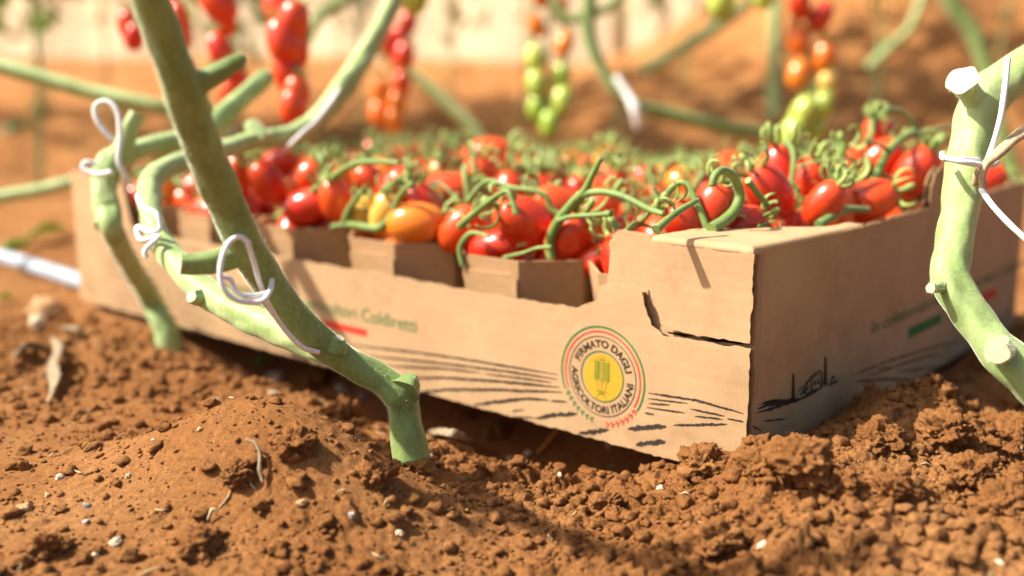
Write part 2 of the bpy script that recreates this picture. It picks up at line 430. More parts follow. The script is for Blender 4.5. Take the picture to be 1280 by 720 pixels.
# long wall towards the vines: low middle, shoulders at both ends, cut-out for the folded flap
S1 = wl_uv(733, 379); S2 = wl_uv(750, 354); S3 = wl_uv(803, 364); S4 = wl_uv(806, 381); S5 = wl_uv(814, 407); S6 = wl_uv(829, 419); S7 = wl_uv(933, 436)
low = HL
poly = [(-LB, 0), (-0.0005, 0), (-0.0005, S7[1]), S6, S5, S4, S3, (S2[0]+0.004, S2[1]+0.0003), (S2[0], S2[1]-0.001), ((S1[0]+S2[0])/2+0.0022, (S1[1]+S2[1])/2-0.003),
        S1, (S1[0]-0.010, low+0.0002), (-0.17, low-0.0006), (-0.245, low+0.0006), (-0.252, low+0.0014), (-0.262, low-0.0003), (-0.36, low+0.0003), (-0.505, low), (-0.512, low+0.004), (-0.516, low+0.014), (-0.522, HB-0.006), (-0.530, HB), (-LB, HB)]
wall_l = sheet('long_wall', poly, frL, crate, 0.0052, 0.00045, seed=2)
# folded flap over the corner and the tongue behind it
F1 = wl_uv(812, 304); F2 = wl_uv(933, 318); F3 = wl_uv(932, 429); F4 = wl_uv(842, 414); F5 = wl_uv(827, 405); F6 = wl_uv(820, 385); F7 = wl_uv(814, 358)
flap = sheet('corner_flap', [(F1[0], HB-0.0031), (-0.0008, HB-0.0031), (-0.0008, F3[1]), F4, F5, F6, F7], frL, crate, 0.0052, 0.00045, seed=3)
frTong = lambda u, v, n: B(-u, 0.0054-n, v)
T1 = wl_uv(757, 289); 
sheet('corner_tongue', [(F1[0]+0.03, 0.06), (F1[0]+0.03, HB-0.0035), (F1[0]-0.001, HB-0.004), (F1[0]-0.004, HB-0.0012), (T1[0]+0.004, HB-0.0002), (T1[0]+0.0005, HB-0.002), (T1[0]-0.0012, HB-0.012), (T1[0]-0.0022, 0.078), (T1[0]-0.002, 0.06)], frTong, crate, seed=4)
# top ledge of the folded corner, slightly domed, joined to the flap and to the short wall
def ledge():
    bm = bmesh.new(); tl = -F1[0]-0.002; sl = 0.118; r = 0.0030
    U = [(-r*(1-math.sin(R(a))), r*(1-math.cos(R(a)))) for a in (0, 25, 50, 75, 90)]           # fold: (drop, advance)
    ts = U+[(0, r+(tl-r)*k/12) for k in range(1, 13)]; ss = U+[(0, r+(sl-r)*k/22) for k in range(1, 23)]
    top = {}
    for i, (dz1, t) in enumerate(ts):
        for j, (dz2, s) in enumerate(ss):
            v = s/sl; lim = 1.0 if v < 0.30 else max(0.12, 1-(v-0.30)/0.62)
            tt = t if t <= r else r+(t-r)*lim
            wob = 0.0007*mnoise.noise(Vector((tt*60, s*60, 3)))*min(1, t/0.01, s/0.01)
            z = HB+min(dz1, dz2)-0.0022*v+wob
            p = B(0.0010+tt, 0.0001+s, z)
            q = B(0.0010+tt+(0.0030 if dz1 < 0 else 0), 0.0001+s+(0.0030 if dz2 < 0 else 0), z-0.0034-(0.0 if (dz1 == 0 and dz2 == 0) else 0.0))
            top[i, j] = (bm.verts.new(p), bm.verts.new(q))
    nt, ns = len(ts)-1, len(ss)-1
    for i in range(nt):
        for j in range(ns):
            q = [(i, j), (i+1, j), (i+1, j+1), (i, j+1)]
            bm.faces.new([top[k][0] for k in q]); bm.faces.new([top[k][1] for k in q[::-1]])
    ed = [(i, 0) for i in range(nt+1)]+[(nt, j) for j in range(1, ns+1)]+[(i, ns) for i in range(nt-1, -1, -1)]+[(0, j) for j in range(ns-1, 0, -1)]
    for a, b in zip(ed, ed[1:]+ed[:1]): bm.faces.new((top[a][0], top[a][1], top[b][1], top[b][0]))
    bmesh.ops.recalc_face_normals(bm, faces=bm.faces)
    return smooth(bm_mesh(bm, 'corner_ledge'))
link('corner_ledge', ledge(), crate, M['kraft'])
# short wall: board folded round the corner, a stacking tab midway
polyR = [(0.0097, 0), (WB-0.001, 0), (WB-0.001, HB), (0.298, HB-0.002), (0.289, HB-0.0005), (0.284, HB+0.006), (0.282, HB+0.016), (0.277, HB+0.0195), (0.222, HB+0.020), (0.213, HB+0.017), (0.209, HB+0.010), (0.2085, HB-0.0022), (0.13, HB-0.0030), (0.06, HB-0.0035), (0.0097, HB-0.0030)]
wall_r = sheet('short_wall', polyR, frR, crate, seed=5)
bm = bmesh.new(); prof = []
for i in range(8):
    a = R(90*i/7); prof.append((0.0075-0.0062*math.sin(a), 0.0057+0.0040*(1-math.cos(a))))
rows = [[bm.verts.new(B(a, b, z)) for a, b in prof] for z in (0.0, HB-0.0030)]
for i in range(7): bm.faces.new((rows[0][i], rows[0][i+1], rows[1][i+1], rows[1][i]))
link('corner_fold', smooth(bm_mesh(bm, 'corner_fold')), crate, M['kraft'])
sheet('long_wall', [(-LB+0.005, 0), (-0.005, 0), (-0.005, HB), (-0.09, HB), (-0.10, HL+0.004), (-0.108, HL), (-0.50, HL), (-0.51, HL+0.01), (-0.515, HB), (-LB+0.005, HB)], frLf, crate, seed=6)
sheet('short_wall', [(0.005, 0), (WB-0.001, 0), (WB-0.001, HB), (0.005, HB)], frRf, crate, seed=7)
bm = bmesh.new()
for z, fl in ((0.0005, 1), (0.0035, 0)):
    vs = [bm.verts.new(B(t, s, z)) for t, s in ((0.005, 0.005), (LB-0.001, 0.005), (LB-0.001, WB-0.001), (0.005, WB-0.001))]
    bm.faces.new(vs if not fl else vs[::-1])
link('base', bm_mesh(bm, 'base'), crate, M['kraft'])

# ------------------------------------------------------------------ print on the crate
def prints(name, polys, fr, parent, m, off=0.00018):
    bm = bmesh.new()
    for q in polys:
        vs = [bm.verts.new(fr(u, v, off)) for u, v in q]
        try: bm.faces.new(vs)
        except ValueError: pass
    bmesh.ops.triangulate(bm, faces=[f for f in bm.faces if len(f.verts) > 4])
    return link(name, bm_mesh(bm, name), parent, M[m])
def stroke(pts, w, uv, jag=0.35, step=3.0, taper=True):     # pts in picture marks, w in picture pixels -> rough-edged bands
    q = []
    tot = sum(math.dist(a, b) for a, b in zip(pts, pts[1:]))
    n = max(2, int(tot/step)); d = 0; up = []; dn = []
    for i in range(n+1):
        L = tot*i/n; k = 0
        while k < len(pts)-2 and L > math.dist(pts[k], pts[k+1]): L -= math.dist(pts[k], pts[k+1]); k += 1
        f = L/max(1e-6, math.dist(pts[k], pts[k+1])); f = min(f, 1)
        x = pts[k][0]+(pts[k+1][0]-pts[k][0])*f; y = pts[k][1]+(pts[k+1][1]-pts[k][1])*f
        e = 1.0 if not taper else min(1, 0.25+4*min(i/n, 1-i/n))
        a = w*0.5*e*(1+rng.uniform(-jag, jag)); b = w*0.5*e*(1+rng.uniform(-jag, jag))
        up.append(uv(x, y-a)); dn.append(uv(x, y+b))
    for i in range(n): q.append([up[i], dn[i], dn[i+1], up[i+1]])
    return q
def text_mesh(txt, size=1.0, shear=0.0, bold=0.0):
    cu = bpy.data.curves.new('txt', 'FONT'); cu.body = txt; cu.size = size; cu.shear = shear; cu.offset = bold; cu.resolution_u = 4
    o = bpy.data.objects.new('txt', cu); COL.objects.link(o)
    bpy.context.view_layer.update()
    dg = bpy.context.evaluated_depsgraph_get()
    me = bpy.data.meshes.new_from_object(o.evaluated_get(dg))
    V = [tuple(v.co[:2]) for v in me.vertices]; Fs = [tuple(p.vertices) for p in me.polygons]
    bpy.data.objects.remove(o); bpy.data.curves.remove(cu); bpy.data.meshes.remove(me)
    return V, Fs
def text_polys(txt, fmap, bold=0.0):
    V, Fs = text_mesh(txt, 1.0, 0.0, bold)
    x0 = min(v[0] for v in V); x1 = max(v[0] for v in V)
    W2 = [fmap((v[0]-x0)/(x1-x0), v[1], x1-x0) for v in V]
    return [[W2[i] for i in f] for f in Fs]
# emblem
EC = wl_uv(752.5, 470.5); er = 0.5*(wl_uv(752, 408)[1]-wl_uv(752, 533)[1])
def ring(r0, r1, a0, a1, cx=0, cy=0, n=60):
    q = []
    for i in range(n):
        a = R(a0+(a1-a0)*i/n); b = R(a0+(a1-a0)*(i+1)/n)
        q.append([(EC[0]+er*(cx+r*math.cos(k)), EC[1]+er*(cy+r*math.sin(k))) for r, k in ((r0, a), (r1, a), (r1, b), (r0, b))])
    return q
E_ = lambda x, y: (EC[0]+er*x, EC[1]+er*y)
emblem = prints('printed_emblem', ring(0.785, 0.80, 0, 360)+[
    ] , frL, wall_l, 'ink_black')
def bend(R0, a0, a1, hgt, inward):
    def f(u, y, wd):
        a = R(a0+(a1-a0)*u); r = R0+(hgt*y/0.73 if not inward else -hgt*y/0.73)
        return E_(r*math.cos(a), r*math.sin(a))
    return f
prints('printed_lettering', text_polys('FIRMATO DAGLI', bend(0.580, 158, 16, 0.150, False), 0.028)+text_polys('AGRICOLTORI ITALIANI', bend(0.735, 172, 358, 0.150, True), 0.028), frL, wall_l, 'ink_black')
def leafpoly(x, y, ang, l, w):
    c, s_ = math.cos(ang), math.sin(ang)
    return [E_(x+a*c-b*s_, y+a*s_+b*c) for a, b in ((0, 0), (l*0.35, w), (l, w*0.35), (l*0.75, -w*0.5))]
gl = []; rl = []
for i in range(7):
    a = R(208+i*7.6); rr = 0.945
    for sgn in (1, -1): gl.append(leafpoly(rr*math.cos(a), rr*math.sin(a), a+R(90)+sgn*R(38)+math.pi*0, 0.105, 0.024))
    a = R(-33-i*7.6)
    for sgn in (1, -1): rl.append(leafpoly(rr*math.cos(a), rr*math.sin(a), a+R(-90)+math.pi+sgn*R(38)+math.pi, 0.105, 0.024))
prints('printed_green_ring', ring(0.965, 1.0, -32, 205)+ring(0.935, 0.947, 205, 258, n=16)+gl+ring(0.485, 0.51, 0, 360), frL, wall_l, 'ink_green')
prints('printed_red_ring', ring(0.875, 0.905, -32, 205)+ring(0.935, 0.947, -33, -82, n=16)+rl, frL, wall_l, 'ink_red')
prints('printed_yellow_disc', [[E_(0.03+0.47*math.cos(R(k*9)), -0.02+0.47*math.sin(R(k*9))) for k in range(40)]], frL, wall_l, 'ink_yellow', 0.00012)
wh = []
for cx, base, top in ((-0.13, -0.10, 0.28), (0.0, -0.14, 0.36), (0.13, -0.10, 0.28)):
    for i in range(8):
        y = base+(top-base)*i/8
        for sgn in (1, -1): wh.append(leafpoly(cx*(1-0.1*i/8)+0.004*sgn, y, R(90)-sgn*R(48), 0.088, 0.024*sgn))
    wh.append([E_(cx-0.006, base), E_(cx+0.006, base), E_(cx*0.25+0.006, -0.38), E_(cx*0.25-0.006, -0.38)])
    for k in (-1, 0, 1): wh.append([E_(cx+k*0.03, top), E_(cx+k*0.03+0.008, top), E_(cx+k*0.05, top+0.13)])
for i in range(10):
    a = R(180*i/10); b = R(180*(i+1)/10)
    wh.append([E_(r*math.cos(k), -0.44+r*math.sin(k)) for r, k in ((0.09, a), (0.105, a), (0.105, b), (0.09, b))])
wh += [[E_(-0.17, -0.30), E_(0.17, -0.30), E_(0.15, -0.315), E_(-0.15, -0.315)]]
prints('printed_wheat', wh, frL, wall_l, 'ink_wheat', 0.00022)
# furrow lines of the long wall
fl = []
for pts, w in [([(436, 431), (520, 440), (600, 452), (697, 468)], 2.4), ([(455, 444), (560, 455), (640, 465), (697, 474)], 2.4),
               ([(480, 457), (560, 461), (601, 466)], 2.4), ([(606, 467), (655, 473), (690, 478)], 2), ([(500, 473), (560, 472), (640, 478), (700, 484)], 3),
               ([(505, 492), (560, 487), (620, 487), (703, 490)], 3.2), ([(592, 506), (630, 501), (660, 498), (686, 500)], 4), ([(689, 501), (709, 502)], 2.6),
               ([(640, 521), (668, 522)], 2), ([(669, 523), (690, 519), (722, 517)], 5), ([(724, 541), (742, 540), (761, 537)], 5),
               ([(810, 491), (870, 500), (930, 517)], 2.6), ([(810, 498), (860, 504)], 1.8), ([(811, 504), (838, 506)], 1.8), ([(808, 509), (856, 516)], 2), ([(863, 511), (906, 520)], 2), ([(868, 520), (904, 524)], 1.8), ([(909, 523), (930, 527)], 2), ([(806, 516), (818, 518)], 2),
               ([(785, 536), (800, 535), (833, 533)], 6), ([(842, 531), (870, 531), (909, 530)], 3), ([(795, 556), (812, 553), (832, 552)], 6), ([(640, 514), (655, 512)], 2)]:
    fl += stroke(pts, w, wl_uv, 0.45, 2.2)
for k in range(11):
    y0 = 282+k*9.0; fl += stroke([(128, y0), (200, y0+18+k*0.7), (270, y0+38+k*1.6)], 1.6, wl_uv, 0.5, 3)
for k in range(5):
    fl += stroke([(300, 396+k*6), (350, 408+k*7), (430, 428+k*9)], 1.7, wl_uv, 0.5, 3)
prints('printed_furrow_lines', fl, frL, wall_l, 'ink_black')
def line_text(txt, p0, p1, hpx, uv):
    a = uv(*p0); b = uv(*p1); v1 = uv(p1[0], p1[1]-hpx)[1]-b[1]
    return text_polys(txt, lambda u, y, w: (a[0]+(b[0]-a[0])*u, a[1]+(b[1]-a[1])*u+v1*y/0.73))
TXT = 'In collaborazione con gli agricoltori Coldiretti'
bx0 = wl_uv(521, 416); wtx = bx0[0]-wl_uv(345, 388)[0]
frac = text_mesh('gli agricoltori Coldiretti')[0]; frf = text_mesh(TXT)[0]
ratio = max(v[0] for v in frf)/max(v[0] for v in frac)
a_u = bx0[0]-(bx0[0]-wl_uv(364, 389)[0])*ratio
tv = bx0[1]; hgt = wl_uv(521, 398)[1]-bx0[1]
prints('printed_slogan', text_polys(TXT, lambda u, y, w: (a_u+(bx0[0]-a_u)*u, tv+hgt*y/0.73)), frL, wall_l, 'ink_green')
r0 = wl_uv(404, 404); r1 = wl_uv(459, 421); bh = wl_uv(459, 412)[1]-r1[1]; gtop = r1[1]
Lb = (bx0[0]-a_u); gx0 = a_u+Lb*0.12; 
prints('printed_red_bar', [[(r0[0], gtop), (r1[0], gtop), (r1[0], gtop+bh), (r0[0], gtop+bh)]], frL, wall_l, 'ink_red')
bw = r1[0]-r0[0]
prints('printed_green_bar', [[(r0[0]-2*bw, gtop), (r0[0]-bw, gtop), (r0[0]-bw, gtop+bh), (r0[0]-2*bw, gtop+bh)], [(r0[0]-bw, gtop), (r0[0], gtop), (r0[0], gtop+bh*0.10), (r0[0]-bw, gtop+bh*0.10)], [(r0[0]-bw, gtop+bh*0.9), (r0[0], gtop+bh*0.9), (r0[0], gtop+bh), (r0[0]-bw, gtop+bh)]], frL, wall_l, 'ink_green')
# print of the short wall
a = wr_uv(1092, 418); b_ = wr_uv(1178, 384)
part = text_mesh('In collaborazione')[0]; rat = max(v[0] for v in frf)/max(v[0] for v in part)
hh = wr_uv(1092, 401)[1]-a[1]
prints('printed_slogan', text_polys(TXT, lambda u, y, w: (a[0]+(b_[0]-a[0])*rat*u, a[1]+hh*y/0.73)), frR, wall_r, 'ink_green')
g0 = wr_uv(1137, 424); g1 = wr_uv(1178, 407); gh = wr_uv(1137, 411)[1]-g0[1]; gw = g1[0]-g0[0]
q = lambda x0, x1, y0, y1: [(x0, y0), (x1, y0), (x1, y1), (x0, y1)]
prints('printed_green_bar', [q(g0[0], g1[0], g0[1], g0[1]+gh), q(g1[0], g1[0]+gw, g0[1], g0[1]+gh*0.1), q(g1[0], g1[0]+gw, g0[1]+gh*0.9, g0[1]+gh)], frR, wall_r, 'ink_green')
prints('printed_red_bar', [q(g1[0]+gw, g1[0]+2*gw, g0[1], g0[1]+gh)], frR, wall_r, 'ink_red')
vl = []
for pts, w in [([(948, 517), (975, 509), (1003, 499), (1024, 490)], 3.4), ([(950, 512), (962, 506), (975, 505), (990, 502), (1000, 499)], 4.5), ([(952, 507), (962, 502), (974, 503), (988, 500), (998, 497)], 2.6), ([(956, 504), (968, 501), (982, 500)], 2),
               ([(994, 502), (994.5, 467)], 5.0), ([(1034, 482), (1034.5, 446)], 5.4), ([(1009, 494), (1030, 485)], 3.4), ([(1008, 482), (1018, 470), (1028, 463), (1030, 470)], 2.4), ([(1009, 493), (1009.5, 479)], 3), ([(1029, 486), (1029.5, 464)], 3), ([(1017, 489), (1017.5, 472)], 2.4), ([(1012, 488), (1012.5, 482)], 3), ([(1021, 482), (1021.5, 475)], 3), ([(1025, 481), (1025.5, 473)], 3), ([(1018, 473), (1028, 467)], 1.6), ([(1010, 482), (1016, 475)], 1.6), ([(998, 497), (1001, 488), (1006, 484), (1009, 486)], 2.2), ([(1002, 495), (1008, 489)], 4), ([(1003, 490), (1007, 487)], 2), ([(1040, 479), (1044, 471), (1047, 472)], 4), ([(1038, 482), (1050, 476)], 4),
               ([(1065, 471), (1110, 453), (1160, 437), (1212, 424)], 2.2), ([(1085, 471), (1130, 456), (1175, 441)], 1.6), ([(1100, 462), (1120, 459)], 1.5), ([(1125, 456), (1160, 446), (1180, 444)], 1.6), ([(1070, 478), (1110, 474), (1150, 476)], 2.6), ([(1122, 465), (1160, 461), (1185, 457)], 2), ([(957, 527), (985, 524)], 2), ([(943, 533), (955, 539)], 2), ([(1108, 484), (1125, 487)], 2.5)]:
    if abs(pts[0][0]-pts[-1][0]) < 2.5:
        (x0, y0), (x1, y1) = pts[0], pts[-1]
        vl.append([wr_uv(x0-w/2, y0), wr_uv(x0+w/2, y0), wr_uv(x1+w/5, y1), wr_uv(x1-w/5, y1)])
    else: vl += stroke(pts, w, wr_uv, 0.5, 2.0)
for k in range(5): vl += stroke([(1200+k*4, 452-k*9), (1240+k*3, 432-k*9), (1279, 412-k*10)], 1.3, wr_uv, 0.5, 3)
prints('printed_village_and_furrows', vl, frR, wall_r, 'ink_black')

# ------------------------------------------------------------------ punnets
PT0, PTP = 0.0725, 0.0945; PS0, PSP = 0.0745, 0.1255
PH = 0.0805
def punnet_mesh():
    bm = bmesh.new()
    def octo(k, z, off=0.0):
        a = 0.0450*k-off; b = 0.0610*k-off; c = 0.0245
        return [bm.verts.new(p) for p in ((-a, -b+c*1.0, z), (-a+c, -b, z), (a-c, -b, z), (a, -b+c, z), (a, b-c, z), (a-c, b, z), (-a+c, b, z), (-a, b-c, z))]
    o0 = octo(0.82, 0.0); o1 = octo(1.0, PH-0.004); i1 = octo(1.0, PH-0.004, 0.0012); i0 = octo(0.90, 0.040, 0.0012)
    for i in range(8):
        j = (i+1) % 8
        bm.faces.new((o0[i], o0[j], o1[j], o1[i])); bm.faces.new((i1[i], i1[j], i0[j], i0[i])); bm.faces.new((o1[i], o1[j], i1[j], i1[i]))
    bm.faces.new(i0); bm.faces.new(o0[::-1])
    bmesh.ops.recalc_face_normals(bm, faces=bm.faces)
    return bm_mesh(bm, 'body')
pm = punnet_mesh(); pm.materials.append(M['punnet'])
def panel_mesh(w0, w1, z0, z1, y0, y1, name):
    bm = bmesh.new(); vs = []
    for dy in (0, -0.0012):
        vs.append([bm.verts.new(p) for p in ((-w0, y0+dy, z0), (w0, y0+dy, z0), (w1, y1+dy, z1), (w1-0.004, y1+dy, z1+0.0025), (-w1+0.002, y1+dy, z1+0.002), (-w1, y1+dy, z1))])
    a, b = vs; n = len(a)
    bm.faces.new(a[::-1]); bm.faces.new(b)
    for i in range(n): bm.faces.new((a[i], a[(i+1) % n], b[(i+1) % n], b[i]))
    bmesh.ops.recalc_face_normals(bm, faces=bm.faces); me = bm_mesh(bm, name); me.materials.append(M['punnet']); return me
fpan = panel_mesh(0.0125, 0.0195, 0.004, PH-0.014, -0.0610*0.830-0.0006, -0.0610*0.972-0.0008, 'fold_flap')
ORD = ['first', 'second', 'third', 'fourth', 'fifth', 'sixth']
rowname = ['row along the low emblem-printed wall', 'middle row', 'row along the far long wall']
for r_ in range(3):
    for c_ in range(6):
        e = empty('punnet', B(PT0+PTP*c_, PS0+PSP*r_, 0.0042), 'brown cardboard punnet, %s from the flapped corner in the %s' % (ORD[c_], rowname[r_]), 'punnet', 'tomato punnets inside the crate')
        e.rotation_euler = (0, 0, YAW-math.pi/2 + R(rng.uniform(-1.2, 1.2)))
        for nm, me in (('body', pm), ('fold_flap', fpan)):
            o = bpy.data.objects.new(nm, me); COL.objects.link(o); o.parent = e
# ------------------------------------------------------------------ tomatoes
def tomato_mesh(k):
    bm = bmesh.new(); ns, nr = 22, 15
    rs = random.Random(k); a, b = 0.0124*rs.uniform(0.96, 1.04), 0.0172*rs.uniform(0.93, 1.08); pear = rs.uniform(-0.10, 0.06)
    lob = rs.uniform(0.005, 0.018); ph = rs.uniform(0, 6)
    rings = []
    for i in range(1, nr):
        th = math.pi*i/nr; z = math.cos(th); r = math.sin(th)**0.86
        ring_ = []
        for j in range(ns):
            f = 2*math.pi*j/ns
            rr = a*r*(1+pear*z+lob*math.cos(3*f+ph)+0.006*math.cos(5*f))
            zz = b*z-(0.0016*math.exp(-(r/0.35)**2) if z > 0 else -0.0003*math.exp(-(r/0.2)**2))
            ring_.append(bm.verts.new((rr*math.cos(f), rr*math.sin(f), zz)))
        rings.append(ring_)
    tp = bm.verts.new((0, 0, b-0.0022)); bt = bm.verts.new((0, 0, -b*1.01))
    for j in range(ns):
        q = (j+1) % ns
        bm.faces.new((tp, rings[0][j], rings[0][q])); bm.faces.new((bt, rings[-1][q], rings[-1][j]))
        for i in range(len(rings)-1): bm.faces.new((rings[i][j], rings[i+1][j], rings[i+1][q], rings[i][q]))
    return smooth(bm_mesh(bm, 'tomato'))
def add_tube(bm, pts, rad, sides=8, mi=0, cap=True, rough_=0.0, seed=0, flat=1.0, rib=0.0):
    """tube through world points with a radius at each"""
    n = len(pts); rings = []; prev = None
    for i in range(n):
        d = (pts[min(i+1, n-1)]-pts[max(i-1, 0)])
        d = d.normalized() if d.length > 1e-9 else Vector((0, 0, 1))
        if prev is None:
            a = d.orthogonal().normalized()
        else:
            a = (prev-d*prev.dot(d)); a = a.normalized() if a.length > 1e-9 else d.orthogonal().normalized()
        prev = a; b = d.cross(a)
        rr = []
        for j in range(sides):
            f = 2*math.pi*j/sides
            k = rad[i]*(1+rib*math.cos(5*f+1.5*math.sin(i*0.11))+rib*0.7*math.cos(3*f+i*0.05)+(rough_*mnoise.noise(pts[i]*90+Vector((math.cos(f)*1.5, math.sin(f)*1.5, seed))) if rough_ else 0))
            rr.append(bm.verts.new(pts[i]+a*math.cos(f)*k+b*math.sin(f)*k*flat))
        rings.append(rr)
    for i in range(n-1):
        for j in range(sides):
            q = (j+1) % sides
            f = bm.faces.new((rings[i][j], rings[i][q], rings[i+1][q], rings[i+1][j])); f.material_index = mi; f.smooth = True
    if cap:
        for rr in (rings[0][::-1], rings[-1]):
            f = bm.faces.new(rr); f.material_index = mi
    return rings
def spline(pts, per=6):
    pts = [Vector(p) for p in pts]; out = []
    n = len(pts)
    for i in range(n-1):
        p0 = pts[max(i-1, 0)]; p1 = pts[i]; p2 = pts[i+1]; p3 = pts[min(i+2, n-1)]
        for j in range(per):
            t = j/per
            out.append(0.5*((2*p1)+(p2-p0)*t+(2*p0-5*p1+4*p2-p3)*t*t+(3*p1-p0-3*p2+p3)*t*t*t))
    out.append(pts[-1]); return out
def lerp_list(vals, per=6):
    out = []
    for a, b in zip(vals, vals[1:]):
        for j in range(per): out.append(a+(b-a)*j/per)
    out.append(vals[-1]); return out
def calyx_mesh(k):
    rs = random.Random(100+k); bm = bmesh.new()
    nsp = rs.choice((5, 5, 6))
    for i in range(nsp):
        az = 2*math.pi*i/nsp+rs.uniform(-0.3, 0.3)
        L = rs.uniform(0.014, 0.023); el = rs.uniform(-0.35, 0.15); curl = rs.uniform(2.0, 6.2)*rs.choice((1, 1, 1, 1, 1, 0.4)); tw = rs.uniform(-1.1, 1.1)
        p = Vector((0, 0, 0.0006)); pts = [p.copy()]; rad = [0.0011]; n = 11
        for s in range(n):
            u = (s+1)/n
            e = el+curl*u*u*1.05 + (0.5*u if curl < 2 else 0)
            a2 = az+tw*u*u
            d = Vector((math.cos(a2)*math.cos(e), math.sin(a2)*math.cos(e), math.sin(e)))
            p = p+d*(L/n); pts.append(p.copy())
            rad.append(0.00130*math.sin(math.pi*(0.25+0.70*u))**0.8)
        add_tube(bm, pts, rad, 6, flat=0.45)
    tip = [Vector((0, 0, -0.0005)), Vector((0.0002, 0, 0.003)), Vector((0.0006, 0.0002, 0.0065)), Vector((0.001, 0.0004, 0.009))]
    add_tube(bm, tip, [0.0022, 0.0013, 0.0018, 0.0012], 7)
    me = bm_mesh(bm, 'calyx'); me.materials.append(M['calyx']); return me
TM = {}
for c in ('red', 'orange', 'yellow', 'green'):
    TM[c] = []
    for k in range(4):
        me = tomato_mesh(k); me.materials.append(M[c]); TM[c].append(me)
CM = [calyx_mesh(k) for k in range(9)]

heroes = [  # px, py, size factor, axis tilt in picture (deg from up, + = right), towards viewer, colour, plane ('s' or 't'), value
    (576, 286, 0.92, 40, 0.2, 'red', 's', 0.040), (621, 310, 0.95, 75, 0.5, 'red', 's', 0.036), (656, 279, 1.12, -55, 0.4, 'red', 's', 0.040),
    (697, 260, 1.0, -60, 0.2, 'red', 's', 0.070), (712, 296, 1.0, 30, 0.4, 'red', 's', 0.045), (745, 326, 0.72, 60, 0.5, 'red', 's', 0.048),
    (742, 268, 1.0, 40, 0.2, 'red', 's', 0.085), (558, 242, 1.15, 82, 0.1, 'red', 's', 0.085), (521, 279, 1.0, 88, 0.1, 'orange', 's', 0.028),
    (482, 268, 0.85, 15, 0.2, 'yellow', 's', 0.030), (455, 268, 0.75, 5, 0.2, 'yellow', 's', 0.030), (495, 235, 0.95, 40, 0.2, 'red', 's', 0.060),
    (462, 232, 0.95, -20, 0.3, 'red', 's', 0.075), (384, 227, 0.95, 35, 0.1, 'red', 's', 0.040), (386, 258, 0.95, 70, 0.2, 'red', 's', 0.028), (420, 250, 0.9, -10, 0.2, 'red', 's', 0.032),
    (350, 205, 0.9, 60, 0.2, 'red', 's', 0.060), (335, 228, 0.95, -30, 0.2, 'red', 's', 0.032), (295, 220, 0.95, 20, 0.3, 'red', 's', 0.035), (213, 238, 0.95, -15, 0.3, 'orange', 's', 0.045),
    (610, 194, 1.1, 80, 0.1, 'red', 's', 0.190), (598, 222, 1.0, 20, 0.3, 'red', 's', 0.115),
    (891, 266, 0.95, 12, 0.25, 'red', 't', 0.058), (925, 285, 0.9, 60, 0.2, 'red', 't', 0.050), (858, 280, 0.85, -40, 0.3, 'red', 't', 0.066),
    (962, 240, 1.0, -38, 0.1, 'red', 't', 0.060), (975, 215, 1.0, -5, 0.0, 'red', 't', 0.085), (1010, 228, 0.95, 15, 0.2, 'red', 't', 0.065),
    (1066, 216, 1.02, -25, 0.3, 'red', 't', 0.055), (1098, 176, 1.0, -10, 0.2, 'red', 't', 0.072), (1100, 200, 0.95, 40, 0.2, 'red', 't', 0.062), (1146, 214, 1.05, 30, 0.25, 'red', 't', 0.034), (1087, 250, 0.95, 70, 0.3, 'red', 't', 0.030),
    (1030, 255, 0.8, 30, 0.3, 'red', 't', 0.030), (1232, 226, 0.85, 60, 0.2, 'red', 't', 0.020)]
pos = []; fix = []; axs = []; colr = []; scl = []
for px, py, k, tilt, tow, c, pl, v in heroes:
    p = PSs(px, py, v) if pl == 's' else PTt(px, py, v)
    t, s, z = toB(p)
    pos.append([t, s, z]); fix.append(True); colr.append(c); scl.append(k)
    a = Vector((math.sin(R(tilt)), -tow, math.cos(R(tilt)))).normalized(); axs.append(a)
for r_ in range(3):
    for c_ in range(6):
        tc = PT0+PTP*c_; sc = PS0+PSP*r_
        for k in range(34 if r_ else 25):
            pos.append([tc+rng.uniform(-0.034, 0.034), sc+rng.uniform(-0.050, 0.050), rng.uniform(0.055, 0.125)]); fix.append(False); axs.append(None)
            q = rng.random(); w = 0.42 if r_ == 2 else (0.14 if r_ == 1 else 0.06)
            colr.append('orange' if q < w else ('yellow' if q < w+0.02 else 'red')); scl.append(rng.uniform(0.86, 1.05))
pos = np.array(pos); fix = np.array(fix); scl = np.array(scl); rad = 0.0132*scl
cell = np.array([[round((p[0]-PT0)/PTP), round((p[1]-PS0)/PSP)] for p in pos]); cell[:, 0] = np.clip(cell[:, 0], 0, 5); cell[:, 1] = np.clip(cell[:, 1], 0, 2)
ctr = np.stack([PT0+PTP*cell[:, 0], PS0+PSP*cell[:, 1]], 1)
mov = ~fix
